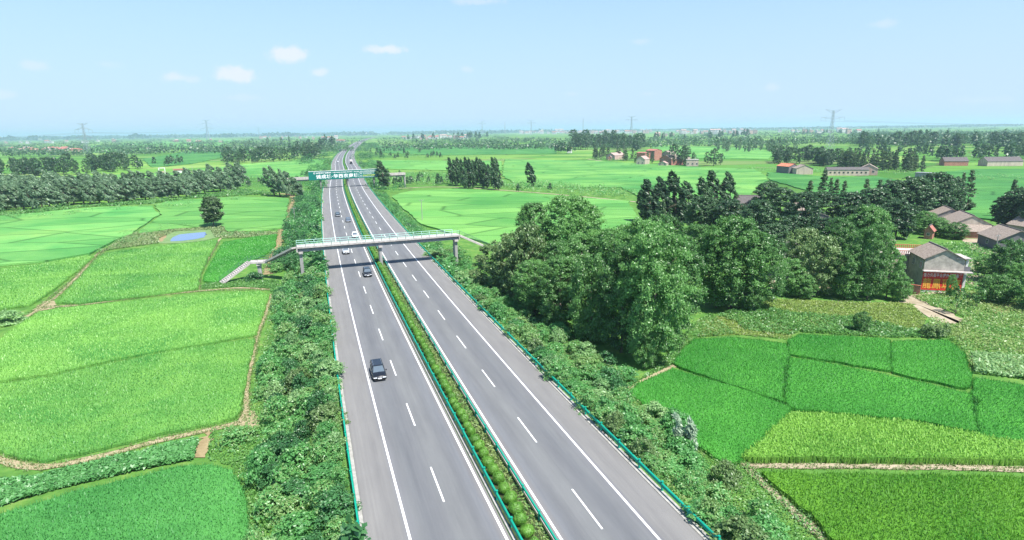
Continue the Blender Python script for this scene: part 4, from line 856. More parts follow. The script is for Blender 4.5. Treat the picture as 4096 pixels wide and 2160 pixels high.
weeds('meadow_grass', 'dry and green grass of the meadow below the village trees', [(1752, 848), (1800, 800), (1920, 752), (2290, 764), (2330, 800), (2320, 830), (2000, 828), (1985, 855), (1850, 842)], 22000, leafmat('meadow_blades', (.10, .20, .035), (.25, .32, .08), .3, .12), .35, .18)
weeds('weeds', 'weedy scrub around the dirt yard below the sign house', [(2290, 745), (2420, 735), (2575, 740), (2760, 760), (2760, 960), (2575, 950), (2440, 930), (2425, 880), (2385, 850), (2335, 835), (2340, 800), (2400, 820), (2430, 800), (2330, 765)], 24000, LEAF['weed'], .8, .24)
weeds('pale_grass', 'pale windblown reeds at the right edge above the rice', [(2440, 890), (2575, 900), (2760, 900), (2760, 985), (2575, 955), (2452, 940)], 9000, LEAF['pale'], .9, .26)
weeds('weeds', 'weeds along the pond and the lane on the left', [(240, 640), (330, 588), (400, 572), (560, 566), (570, 580), (700, 585), (690, 596), (560, 600), (540, 596), (530, 578), (440, 582), (400, 600), (400, 612), (270, 630)], 10000, leafmat('reed_blades', (.12, .22, .07), (.28, .34, .15), .3, .12), .6, .34)
weeds('weeds', 'grass verge between the dirt lane and the footbridge stairs', [(560, 712), (620, 704), (700, 706), (712, 735), (690, 760), (680, 730), (600, 722), (500, 726), (520, 712)], 6000, LEAF['weed'], .4, .22)
weeds('weeds', 'bright weeds under the left poplar belt', [(-60, 545), (100, 528), (300, 512), (450, 500), (620, 478), (700, 488), (640, 490), (470, 500), (380, 513), (200, 522), (-60, 560)], 16000, LEAF['weed'], 1.1, .7)
weeds('weeds', 'grassy slope right of the road beyond the footbridge', road_band(168, 380, 14.3, 22), 22000, LEAF['weed'], .7, .3, False)
weeds('weeds', 'weeds around the village houses', [(1960, 700), (2250, 690), (2300, 620), (2420, 610), (2575, 640), (2760, 660), (2760, 770), (2575, 740), (2430, 730), (2290, 742), (2000, 745)], 16000, LEAF['weed'], .7, .34)
cl = [(G(x, y)[0], G(x, y)[1], 2.2, .7, 160) for x, y in [(2322, 846), (2338, 850), (2352, 846), (2366, 852), (2378, 846), (2330, 842)]]
woods('maize_plants', 'dry upright maize plants at the top right corner of the small rice field', cl, LEAF['olive'], .12)

weeds('weeds', 'rough grass on the verge between the right shrubs and the rice', road_band(22, 100, 14.2, 27), 34000, LEAF['weed'], .4, .15, False)
weeds('weeds', 'rough grass on the verge between the left shrubs and the rice', road_band(32, 150, -25, -13.9), 34000, LEAF['weed'], .4, .15, False)
weeds('weeds', 'grass along the foot of the big trees and the field corner', [(1540, 1000), (1640, 930), (1760, 800), (1790, 790), (1850, 840), (1750, 850), (1690, 920), (1600, 965)], 9000, LEAF['weed'], .4, .2)
# -- clipped bushes in the median
def bush_meshes():
    out = []
    for i in range(5):
        g = np.random.default_rng(200+i); n = 2600; d = g.normal(0, 1, (n, 3)); d /= np.linalg.norm(d, axis=1)[:, None]
        P = d*np.array([.56, .56, .62])*(1+.08*np.sin(d[:, :1]*5+i)+.06*np.sin(d[:, 1:2]*7))*g.uniform(.9, 1.04, (n, 1)); P[:, 2] = P[:, 2]*.88+.58; P[:, 2] = np.maximum(P[:, 2], .05)
        V, F = leafcloud(P, d, .055, g, 2.2, 1.5, 0.); out.append(mesh_np('bush', V, F, LEAF['hedge']))
    return out
BM = bush_meshes(); s = 38.; k = 0
while k < 290:
    o = -.42+random.uniform(-.13, .13)
    if abs(s-153.6) > .9:
        p, h = rp(s, o); sx = random.uniform(.82, 1.16)
        setp(link('clipped_bush', random.choice(BM), None, (p[0], p[1], .05), random.uniform(0, 6.28), (sx, sx, random.uniform(.85, 1.15))), 'round clipped green bush in the median hedge row', 'bush', 'clipped bushes along the median')
        k += 1
    s += 1.6+random.uniform(-.1, .1)
S_B = s
C = []; N = []
while s < 1600:
    p, h = rp(s, -.3); n = 40; d = rng.normal(0, 1, (n, 3)); d /= np.linalg.norm(d, axis=1)[:, None]
    C.append(np.array([p[0], p[1], .7])+d*np.array([.6, .6, .6])); N.append(d); s += 1.2 if s < 700 else 2.4
C = np.concatenate(C); C[:, 2] = np.maximum(C[:, 2], .1)
V, F = leafcloud(C, np.concatenate(N), .3, rng, .9, 1.4); setp(link('median_hedge', mesh_np('median_hedge', V, F, LEAF['hedge'])), label='far end of the median hedge running to the bend', kind='stuff')
q = np.array([rp(s_, o_)[0] for s_, o_ in zip(rng.uniform(30, 400, 26000)**1.0, rng.uniform(.0, 1.2, 26000))])
C = np.c_[q, .05+rng.uniform(.02, .4, len(q))*noise2(q*1.4)]
V, F = leafcloud(C, np.tile([0, 0, 1.], (len(q), 1)), .13, rng, .5, 2.2); setp(link('median_weeds', mesh_np('median_weeds', V, F, LEAF['weed'])), label='weeds growing between the clipped bushes and the guardrails', kind='stuff')
pass
#@@PART2
# ================================================================ GUARDRAILS
post_me = MB().box((-.08, -.08, -.05), (.08, .08, .98)).box((-.10, -.10, .98), (.10, .10, 1.02)).mesh('post', MT['rail'])
for o, side, lab_ in ((-13.55, 1, 'green steel guardrail along the left edge of the road'), (-1.25, -1, 'green steel guardrail on the left side of the median'), (1.25, 1, 'green steel guardrail on the right side of the median'), (13.55, -1, 'green steel guardrail along the right edge of the road')):
    e = empty('guardrail', (0, 0, 0), label=lab_, cat='guardrail')
    pr = [(0, .46), (.09, .53), (.0, .61), (0, .67), (.09, .75), (0, .83), (-.10, .84)]
    strip('rail', [o+side*(.07+a) for a, _ in pr], [z for _, z in pr], 14, 1700, 3, MT['rail'], None, e)
    s = 18; k = 0
    while s < 560 and k < 140:
        p, h = rp(s, o); link('post', post_me, e, (p[0], p[1], 0), h); s += 4; k += 1
    b = MB()
    while s < 1500: p, h = rp(s, o); b.box((p[0]-.08, p[1]-.08, 0), (p[0]+.08, p[1]+.08, .9)); s += 4 if s < 800 else 8
    setp(b.obj('far_posts', MT['rail'], e), kind='stuff')

# ================================================================ BRIDGES
def text_mesh(name, s, size, mat, spacing=1., th=.02, bold=.0):
    cu = bpy.data.curves.new('t', 'FONT'); cu.body = s; cu.size = size; cu.extrude = th; cu.align_x = 'LEFT'; cu.space_character = spacing; cu.offset = bold
    cu.resolution_u = 2
    o = bpy.data.objects.new('t', cu); COL.objects.link(o); bpy.context.view_layer.update()
    me = bpy.data.meshes.new_from_object(o.evaluated_get(bpy.context.evaluated_depsgraph_get())); me.name = name
    bpy.data.objects.remove(o); bpy.data.curves.remove(cu); me.materials.clear(); me.materials.append(mat); return me
def place_text(name, s, x0, x1, z0, z1, y, mat, parent, spacing=1., bold=0.):
    """lettering on a wall facing -y of the parent, fitted to the rectangle"""
    me = text_mesh(name, s, 1., mat, spacing, .015, bold); n = len(me.vertices)
    if n == 0: return None
    co = np.zeros(n*3, np.float32); me.vertices.foreach_get('co', co); co = co.reshape(-1, 3); a = co.min(0); b = co.max(0)
    out = np.empty_like(co); out[:, 0] = x0+(co[:, 0]-a[0])/(b[0]-a[0])*(x1-x0); out[:, 2] = z0+(co[:, 1]-a[1])/(b[1]-a[1])*(z1-z0); out[:, 1] = y-co[:, 2]-.015
    me.vertices.foreach_set('co', out.ravel()); me.update(); return link(name, me, parent)
def railing(root, L0, L1, y, z, step, pm, h=1.1, name='railing'):
    e = MB().bar((L0, y, z+h), (L1, y, z+h), .09).bar((L0, y, z+h*.52), (L1, y, z+h*.52), .06).bar((L0, y, z+.12), (L1, y, z+.12), .05).obj(name, MT['handrail'], root)
    pmsh = MB().box((-.05, -.05, 0), (.05, .05, h)).mesh('railing_post', pm); n = int(round((L1-L0)/step))
    for i in range(n+1): link('railing_post', pmsh, root, (L0+(L1-L0)*i/n, y, z))
FL = np.array([-50.95, 135.4]); FR = np.array([-13.4, 149.3]); ax = (FR-FL)/np.linalg.norm(FR-FL); bk = np.array([-ax[1], ax[0]]); LEN = np.linalg.norm(FR-FL); DW = 3.3
mid = (FL+FR)/2+bk*DW/2
fb = empty('footbridge', (mid[0], mid[1], 0), math.atan2(ax[1], ax[0]), label='pale concrete footbridge with green railings crossing the road in the foreground', cat='footbridge')
h2 = LEN/2
MB().box((-h2, -DW/2, 6.22), (h2, DW/2, 6.46)).box((-h2, -DW/2, 6.46), (h2, -DW/2+.22, 6.62)).box((-h2, DW/2-.22, 6.46), (h2, DW/2, 6.62)).obj('deck', MT['deckc'], fb, bevel=.015)
MB().prism([(-h2+.25, -DW/2+.45), (h2-.25, -DW/2+.45), (h2-.25, DW/2-.45), (-h2+.25, DW/2-.45)], 5.35, 6.217).obj('girder', MT['greyconc'], fb)
railing(fb, -h2+.1, h2-.1, -DW/2+.11, 6.62, 2.0, MT['darkpost'], 1.05, 'front_railing')  # front posts are a darker green than the rear ones
railing(fb, -h2+.1, h2-1.2, DW/2-.11, 6.62, 2.0, MT['handrail'], 1.05, 'rear_railing')
mx = None
cr = rp(153.6)[0]-mid; xm = float(cr@ax)
for x, z0, w in ((-h2+.9, FZ+.5, .75), (xm, 0, .7), (h2-.9, FZ+.5, .75)):
    pe = MB().box((x-w/2, -.95, z0-.6), (x+w/2, .95, 4.85)).obj('pier', MT['dull'], fb, bevel=.03)
    MB().box((x-w/2-.12, -1.5, 4.85), (x+w/2+.12, 1.5, 5.347)).obj('pier_cap', MT['deckc'], pe, bevel=.02)
MB().box((-h2-.02, -DW/2+.02, 5.3), (-h2+.24, DW/2-.02, 6.218)).obj('end_wall', MT['deckc'], fb)
MB().box((h2-.24, -DW/2+.02, 5.3), (h2+.02, DW/2-.02, 6.218)).obj('end_wall', MT['deckc'], fb)
def flight(root, P0, z0, P1, z1, w, stairs=True, hr=True):
    """one flight of stairs or a landing between two points given in world coordinates"""
    Minv = root.matrix_basis.copy(); P0 = np.array(P0); P1 = np.array(P1); d = P1-P0; L = np.linalg.norm(d); d /= L; q = np.array([-d[1], d[0]])
    rt = Matrix.Rotation(-root.rotation_euler[2], 4, 'Z')
    def loc(p, z): v = rt@Vector((p[0]-root.location[0], p[1]-root.location[1], 0)); return (v.x, v.y, z)
    b = MB(); n = max(1, int(L/.42)) if stairs else 1
    for i in range(n):
        a0, a1 = P0+d*L*i/n, P0+d*L*(i+1)/n; z = z0+(z1-z0)*(i+.5)/n; V = []
        zb = z-.32
        for zz in (zb, z):
            for c, s_ in ((a0, -1), (a1, -1), (a1, 1), (a0, 1)): V.append(loc(c+q*s_*(w/2-.12), zz))
        b.add(V, [(0, 3, 2, 1), (4, 5, 6, 7), (0, 1, 5, 4), (1, 2, 6, 5), (2, 3, 7, 6), (3, 0, 4, 7)])
    b.obj('steps' if stairs else 'landing', MT['deckc'], root)
    for s_ in (-1, 1):
        p0 = P0+q*s_*w/2; p1 = P1+q*s_*w/2
        MB().bar(loc(p0, z0-.12), loc(p1, z1-.12), .14, .42).obj('stringer', MT['deckc'], root)
        MB().bar(loc(p0, z0+1.1), loc(p1, z1+1.1), .05).bar(loc(p0, z0+.65), loc(p1, z1+.65), .035).obj('stair_rail', MT['darkpost'], root)
        n2 = max(1, int(L/1.8)); b2 = MB()
        for i in range(n2+1): c = p0+(p1-p0)*i/n2; z = z0+(z1-z0)*i/n2; b2.bar(loc(c, z), loc(c, z+1.1), .05)
        b2.obj('stair_posts', MT['darkpost'], root)
eL = mid-ax*h2; eR = mid+ax*h2
flight(fb, eL, 6.45, (-61.0, 142.6), 1.9, 2.5); flight(fb, (-61.0, 142.6), 1.9, (-65.4, 141.9), 1.9, 2.5, False); flight(fb, (-65.4, 141.9), 1.9, (-71.0, 137.6), FZ+.15, 2.5)
pe = MB().box((-.45, -.7, 0), (.45, .7, 3.45)).obj('pier', MT['dull'], fb); v = Matrix.Rotation(-fb.rotation_euler[2], 4, 'Z')@Vector((-63.2-mid[0], 142.25-mid[1], FZ)); pe.location = v
c_ = MB().box((-.6, -1.1, 3.45), (.6, 1.1, 4.0)).obj('pier_cap', MT['deckc'], pe)
lR = mid+ax*(h2+8.5)+bk*(-.3); flight(fb, eR, 6.45, lR, 2.2, 2.5); flight(fb, lR, 2.2, lR+ax*3.4, 2.2, 2.5, False); flight(fb, lR+ax*3.4, 2.2, lR+ax*10, FZ+.1, 2.5)

SL = np.array([-121.9, 355.4]); SR = np.array([-83.4, 375.8]); ax2 = (SR-SL)/np.linalg.norm(SR-SL); bk2 = np.array([-ax2[1], ax2[0]]); SLEN = np.linalg.norm(SR-SL)
sb = empty('sign_bridge', (*(SL+bk2*1.7), 0), math.atan2(ax2[1], ax2[0]), label='farther concrete footbridge carrying the long green sign over the road', cat='footbridge')
MB().box((-12, -1.6, 5.75), (SLEN+17, 1.6, 6.2)).box((-12, -1.6, 6.2), (SLEN+17, -1.45, 7.2)).box((-12, 1.45, 6.2), (SLEN+17, 1.6, 7.2)).obj('deck', MT['deckc'], sb)
MB().box((-11.5, -1.1, 5.0), (SLEN+16.5, 1.1, 5.747)).obj('girder', MT['greyconc'], sb)
xm2 = float((rp(393)[0]-(SL+bk2*1.7))@ax2)
for x in (xm2-16.5, xm2, xm2+16.5): MB().box((x-.4, -1, -2.6 if abs(x-xm2) > 1 else 0), (x+.4, 1, 4.997)).obj('pier', MT['dull'], sb)
for x in (-11.6, SLEN+16.6): MB().box((x-.4, -1, -2.6), (x+.4, 1, 4.997)).obj('pier', MT['dull'], sb)
bs = empty('billboard', (*(SL-bk2*.15), 0), math.atan2(ax2[1], ax2[0]), label='long dark green banner sign with white characters fixed along the far footbridge', cat='sign')
SH = 5.1; SZ = 5.2
MB().box((0, -.08, SZ), (SLEN, .08, SZ+SH)).obj('panel', MT['sign'], bs)
MB().box((-.05, -.14, SZ+SH), (SLEN+.05, .14, SZ+SH+.22)).obj('top_frame', MT['signw'], bs)
for x in np.linspace(.5, SLEN-.5, 12): MB().bar((x, .1, SZ+.3), (x, .1, SZ+SH-.1), .1).bar((x, .1, SZ+SH-.6), (x, 1.6, 6.9), .08).obj('strut', MT['pylon'], bs)
fx = lambda v: (v-255)/(2290-255)*SLEN
place_text('lettering', '诚成城·华西农商城', fx(455), fx(1650), SZ+.62, SZ+3.15, -.1, MT['signw'], bs, 1.12, .022)
place_text('lettering', '诚成集团天门直营商城', fx(460), fx(890), SZ+3.65, SZ+4.5, -.1, MT['signw'], bs, 1., .02)
place_text('lettering', '·大型农贸批发·物流配送·电子商务·一站式采购', fx(905), fx(1680), SZ+3.75, SZ+4.4, -.1, MT['signw'], bs, 1., .01)
place_text('lettering', '湖北天门华西农商城投资管理有限公司', fx(1705), fx(2170), SZ+3.75, SZ+4.45, -.1, MT['signw'], bs, 1., .01)
place_text('lettering', '地址：天门市华西农商城1号', fx(1700), fx(2100), SZ+2.35, SZ+3.0, -.1, MT['signw'], bs, 1., .01)
place_text('lettering', '电话：', fx(1700), fx(1770), SZ+1.1, SZ+1.8, -.1, MT['signw'], bs)
place_text('lettering', '0728-5377777 5399999', fx(1785), fx(2150), SZ+1.0, SZ+1.9, -.1, MT['signy'], bs, 1., .02)
xb0, xb1, zb0, zb1 = fx(1672), fx(2175), SZ+.6, SZ+3.4
MB().bar((xb0, -.1, zb0), (xb1, -.1, zb0), .05, .12).bar((xb0, -.1, zb1), (xb1, -.1, zb1), .05, .12).box((xb0-.05, -.12, zb0), (xb0+.05, -.09, zb1)).box((xb1-.05, -.12, zb0), (xb1+.05, -.09, zb1)).obj('lettering_box', MT['signw'], bs)
ring = MB()
for i in range(20): a, c = 2*math.pi*i/20, 2*math.pi*(i+1)/20; ring.add([(fx(415)+r_*math.cos(t), -.11, SZ+4.05+r_*math.sin(t)) for r_ in (.42, .58) for t in (a, c)], [(0, 1, 3, 2)])
ring.box((fx(415)-.3, -.12, SZ+3.97), (fx(415)+.3, -.1, SZ+4.13)).obj('emblem', MT['signw'], bs)

# ================================================================ VEHICLES
def car(name, px, py, L, W, H, paint, label, top, gh, away=False, cat='car', o_fix=None, chrome=True):
    """top: (y fraction from the rear, height) of the body below the windows; gh: rear and front of the windows at the belt, then at the roof, as fractions of L; belt height"""
    p = G4(px, py); s, o = near_road([p])[0]; q, h = rp(s, o if o_fix is None else o_fix)
    e = empty(name, (q[0], q[1], .012), h+(0 if away else math.pi), label=label, cat=cat)
    Y = lambda f: (f-.5)*L
    rings = []; hw = W/2
    for f, z in top:
        k = 1 if .08 < f < .92 else .90; zb = .24 if .06 < f < .94 else .34
        rings.append([(hw*.92*k, Y(f), zb), (hw*k, Y(f), .42), (hw*k, Y(f), z*.72), (hw*.965*k, Y(f), z*.93), (hw*.84*k, Y(f), z), (0, Y(f), z+.025)])
    b = MB(); V = []
    for r in rings: V += r+[(-x, y, z) for x, y, z in r[-2::-1]]
    m = len(rings[0])*2-1; F = []
    for i in range(len(rings)-1):
        for j in range(m-1): F.append((i*m+j, i*m+j+1, (i+1)*m+j+1, (i+1)*m+j))
        F.append((i*m+m-1, i*m, (i+1)*m, (i+1)*m+m-1))
    F += [tuple(range(m)), tuple(range(len(rings)*m-1, (len(rings)-1)*m-1, -1))]
    b.add(V, F); body = b.obj('body', paint, e, smooth=False, bevel=.02)
    for p_ in body.data.polygons: p_.use_smooth = True
    r0, f0, r1, f1, zb = gh
    base = [(-hw*.88, Y(r0), zb), (hw*.88, Y(r0), zb), (hw*.88, Y(f0), zb-.02), (-hw*.88, Y(f0), zb-.02)]; rf = [(-hw*.70, Y(r1), H-.07), (hw*.70, Y(r1), H-.07), (hw*.70, Y(f1), H-.07), (-hw*.70, Y(f1), H-.07)]
    MB().add(base+rf, [(0, 1, 5, 4), (1, 2, 6, 5), (2, 3, 7, 6), (3, 0, 4, 7), (4, 5, 6, 7)]).obj('windows', MT['carglass'], e)
    MB().add([(x*1.03, Y(r1-.01 if y < 0 else f1+.005), H-.075) for x, y in ((-hw*.70, -1), (hw*.70, -1), (hw*.70, 1), (-hw*.70, 1))]+[(x, Y(r1+.03 if y < 0 else f1-.03), H) for x, y in ((-hw*.60, -1), (hw*.60, -1), (hw*.60, 1), (-hw*.60, 1))],
             [(0, 3, 2, 1), (4, 5, 6, 7), (0, 1, 5, 4), (1, 2, 6, 5), (2, 3, 7, 6), (3, 0, 4, 7)]).obj('roof', paint, e)
    pl = MB()
    for a, c in zip(base, rf): pl.bar(a, c, .09, .07)
    for sx in (-1, 1): pl.bar((sx*hw*.885, 0, zb), (sx*hw*.705, 0, H-.07), .05, .1); pl.bar((sx*hw*.885, Y(.30), zb), (sx*hw*.705, Y(.31), H-.07), .05, .08)
    pl.obj('pillars', paint, e)
    wr = .34 if H < 1.8 else .38
    wh = MB().tube((-.11, 0, 0), (.11, 0, 0), wr, wr, 20).mesh('wheel', MT['tyre'], False); rm = MB().tube((-.12, 0, 0), (.12, 0, 0), wr*.6, wr*.6, 12).mesh('rim', MT['rim'])
    for sx in (-1, 1):
        for fy in (.18, .81):
            w_ = link('wheel', wh, e, (sx*(hw-.10), Y(fy), wr)); link('rim', rm, w_)
            b_ = MB().box((-.08, -.12, -.07), (.08, .1, .08)).obj('mirror', paint, e, bevel=.02) if fy > .5 else None
            if b_: b_.location = (sx*(hw+.09), Y(f1+.09), zb+.06)
        fz = top[-2][1]*.80
        MB().box((-.24, -.10, -.07), (.24, .06, .08)).obj('headlight', MT['lamp'], e, bevel=.03).location = (sx*hw*.64, L/2-.05, fz)
        MB().box((-.2, -.05, -.1), (.2, .05, .1)).obj('tail_light', MT['tail'], e, bevel=.02).location = (sx*hw*.68, -L/2+.02, top[1][1]*.8)
    MB().box((-hw*.42, L/2-.05, fz-.10), (hw*.42, L/2+.025, fz+.09)).obj('grille', MT['chrome'] if chrome else MT['tyre'], e, bevel=.01)
    MB().box((-.24, L/2+.02, .40), (.24, L/2+.045, .55)).obj('number_plate', MT['signw'], e)
    MB().box((-hw*.8, L/2-.12, .2), (hw*.8, L/2+.01, .36)).obj('bumper', MT['tyre'], e, bevel=.01)
    if H > 1.6:
        for sx in (-1, 1): MB().bar((sx*hw*.62, Y(r1+.05), H+.03), (sx*hw*.62, Y(f1-.04), H+.03), .04).obj('roof_rail', MT['rim'], e)
    return e
VAN = [(0, .62), (.02, .95), (.1, 1.02), (.68, 1.02), (.80, .98), (.93, .82), (.985, .70), (1, .55)]; SUV = [(0, .65), (.02, .98), (.1, 1.04), (.66, 1.04), (.78, 1.0), (.93, .90), (.985, .76), (1, .6)]; SED = [(0, .6), (.02, .86), (.12, .95), (.2, .95), (.62, .92), (.70, .88), (.92, .74), (.985, .62), (1, .5)]
car('car', 1513, 1500, 4.75, 1.86, 1.66, MT['blackcar'], 'black people carrier with a glossy roof, nearest car on the road', VAN, (.01, .79, .07, .62, .98))
car('car', 1470, 1101, 4.6, 1.86, 1.70, MT['blackcar'], 'black off-roader with a white front just below the footbridge shadow', SUV, (.01, .71, .06, .58, 1.0))
car('car', 1384, 1012, 4.6, 1.84, 1.72, MT['silver'], 'silver off-roader driving towards the viewer under the footbridge', SUV, (.01, .71, .06, .58, 1.0), chrome=False)
car('car', 1420, 948, 4.6, 1.82, 1.6, MT['whitecar'], 'white car seen through the railings behind the footbridge', SED, (.06, .74, .2, .56, .93), chrome=False)
car('car', 1393, 886, 4.7, 1.84, 1.48, MT['bluecar'], 'dark blue saloon in the inner lane between the two bridges', SED, (.06, .74, .2, .56, .93))
car('car', 1351, 864, 4.7, 1.84, 1.48, MT['blackcar'], 'dark saloon in the outer lane between the two bridges', SED, (.06, .74, .2, .56, .93))
car('car', 1352, 649, 4.6, 1.8, 1.5, MT['whitecar'], 'small white car just beyond the green sign', SED, (.06, .74, .2, .56, .93))
car('car', 1402, 604, 4.6, 1.8, 1.5, MT['blackcar'], 'tiny dark car at the start of the road bend', SED, (.06, .74, .2, .56, .93), away=True)
def truck(px, py, L, W, H, away, cargo, cab, label):
    p = G4(px, py); s, o = near_road([p])[0]; q, h = rp(s, o); e = empty('truck', (q[0], q[1], .012), h+(0 if away else math.pi), label=label, cat='truck')
    MB().box((-W/2, L/2-2.2, .6), (W/2, L/2, 2.9)).obj('cab', cab, e, bevel=.12); MB().box((-W/2+.15, L/2-.03, 1.7), (W/2-.15, L/2+.02, 2.6)).obj('windscreen', MT['glass'], e)
    MB().box((-W/2, -L/2, 1.1), (W/2, L/2-2.5, H)).obj('cargo_box', cargo, e, bevel=.05); MB().box((-W/2+.3, -L/2, .7), (W/2-.3, L/2-.3, 1.09)).obj('chassis', MT['tyre'], e)
    MB().box((-W/2+.08, -L/2-.04, .9), (W/2-.08, -L/2-.003, H-1.4)).obj('rear_door', MT['blackcar'], e); MB().box((-W/2, -L/2+.1, .35), (W/2, -L/2+.25, .8)).obj('rear_bumper', MT['tyre'], e)
    wh = MB().tube((-.16, 0, 0), (.16, 0, 0), .5, .5, 16).mesh('wheel', MT['tyre'])
    for sx in (-1, 1):
        for y in (-L/2+1.2, -L/2+2.5, L/2-1.2): link('wheel', wh, e, (sx*(W/2-.2), y, .5))
        MB().box((-.05, -.1, -.3), (.12, .1, .3)).obj('mirror', MT['tyre'], e).location = (sx*(W/2+.1), L/2-.2, 2.2)
    return e
truck(1404.5, 655, 13., 2.5, 4.2, True, MT['tarp'], MT['whitecar'], 'lorry with a pale load and dark tail driving away beyond the sign')
truck(1360, 606, 11., 2.5, 3.8, False, MT['bluecar'], MT['bluecar'], 'dark lorry approaching in the outer lane before the bend')
truck(1437, 573, 10., 2.4, 3.4, False, MT['whitecar'], MT['whitecar'], 'tiny white van-like lorry far along the bend')

# ================================================================ BUILDINGS
def window(root, face, u, z, w, h, W, D, frame=None):
    """framed window set into face 'f' (front), 'l' (left) or 'r' (right) of a W x D building"""
    fr = frame or MT['whitew']; t = .08
    b = MB().box((-w/2-t, -.05, -t), (-w/2, .04, h+t)).box((w/2, -.05, -t), (w/2+t, .04, h+t)).box((-w/2, -.05, h), (w/2, .04, h+t)).box((-w/2, -.09, -t), (w/2, .04, 0)).box((-.03, -.045, 0), (.03, .03, h))
    o = b.obj('window', fr, root); g = MB().box((-w/2, -.01, 0), (w/2, .02, h)).obj('pane', MT['glass'], o)
    if face == 'f': o.location = (u, -D/2-.012, z)
    elif face == 'l': o.location = (-W/2-.012, u, z); o.rotation_euler = (0, 0, -math.pi/2)
    else: o.location = (W/2+.012, u, z); o.rotation_euler = (0, 0, math.pi/2)
    return o
def gable(root, W, D, wh, rh, ridge, wall, roof, ov=.4, th=.14, z0=0., gm=None):
    """walls and two roof slopes about the centre of the root; ridge along 'x' or 'y'"""
    if ridge == 'y':
        pr = [(-W/2, 0), (W/2, 0), (W/2, wh), (0, wh+rh), (-W/2, wh)]; V = [(x, -D/2, z+z0) for x, z in pr]+[(x, D/2, z+z0) for x, z in pr]
    else:
        pr = [(-D/2, 0), (D/2, 0), (D/2, wh), (0, wh+rh), (-D/2, wh)]; V = [(-W/2, y, z+z0) for y, z in pr]+[(W/2, y, z+z0) for y, z in pr]
    MB().add(V, [(0, 1, 2, 3, 4), (9, 8, 7, 6, 5), (0, 5, 6, 1), (1, 6, 7, 2), (4, 9, 5, 0)]).obj('wall', wall, root)
    half = (W if ridge == 'y' else D)/2; run = (D if ridge == 'y' else W)/2+ov; sl = rh/half; e = half+ov
    for s_ in (-1, 1):
        a, b_ = (s_*e, wh-sl*ov+.02), (0, wh+rh+.02)
        P = []
        for zz in (0, th):
            for (c, z) in (a, b_):
                for y in (-run, run): P.append((c, y, z+zz+z0) if ridge == 'y' else (y, c, z+zz+z0))
        MB().add(P, [(0, 1, 3, 2), (4, 6, 7, 5), (0, 4, 5, 1), (2, 3, 7, 6), (0, 2, 6, 4), (1, 5, 7, 3)]).obj('roof', roof, root)
    rb = MB(); q = wh+rh+th+z0+.05
    (rb.bar((0, -run, q), (0, run, q), .3, .16) if ridge == 'y' else rb.bar((-run, 0, q), (run, 0, q), .3, .16)).obj('ridge_cap', MT['tilesd'] if roof != MT['sheet'] else roof, root)
def house(p0, p1, D, label, name='farmhouse', px=True, cat='house', group=None):
    a = G(*p0) if px else np.array(p0); b = G(*p1) if px else np.array(p1); d = b-a; W = np.linalg.norm(d); d /= W; n = np.array([-d[1], d[0]]); c = (a+b)/2+n*D/2
    return empty(name, (c[0], c[1], FZ), math.atan2(d[1], d[0]), label=label, cat=cat, group=group), W
# -- the house with the painted red wall
a = G4(3681, 1167, FZ); W = 7.4; ang = R(-15); d = np.array([math.cos(ang), math.sin(ang)]); n = np.array([-d[1], d[0]]); D = 8.4; c = a+d*W/2+n*D/2
H1 = empty('sign_house', (c[0], c[1], FZ), ang, label='grey two storey village house whose end wall is painted red with large yellow characters', cat='house')
gable(H1, W, D, 7.4, 2.0, 'y', MT['stain'], MT['tiles'], .35)
MB().box((-W/2-.02, -D/2-.03, 0), (W/2+.02, -D/2-.002, .55)).obj('white_base', MT['whitew'], H1)
MB().box((-W/2-.01, -D/2-.10, .55), (W/2+.01, -D/2-.004, 4.5)).obj('painted_panel', MT['red'], H1)
place_text('lettering', '龍鳳珠寶', -W/2+.15, W/2-.3, .85, 3.2, -D/2-.11, MT['yellow'], H1, 1.15, .01)
place_text('lettering', '借力央视平台提升品牌高度', -W/2+.1, W/2-.15, 3.45, 4.3, -D/2-.11, MT['pinkw'], H1, 1.15, .012)
MB().box((-W/2-.3, -D/2-1.0, 4.7), (W/2+1.4, -D/2-.01, 4.9)).obj('canopy', MT['deckc'], H1, bevel=.02)
MB().box((W/2-1.6, -D/2-.2, 7.6), (W/2+1.0, -D/2+5., 7.75)).obj('canopy', MT['deckc'], H1)
MB().box((W/2+.3, -D/2+.2, 0), (W/2+.75, -D/2+.65, 7.6)).obj('column', MT['whitew'], H1)
MB().box((W/2+.02, -D/2+.1, 4.91), (W/2+1.2, -D/2+.25, 5.9)).obj('balcony_panel', MT['darkw'], H1)
for u in (-2.5, 1.5): window(H1, 'l', u, 5.0, 1.1, 1.3, W, D)
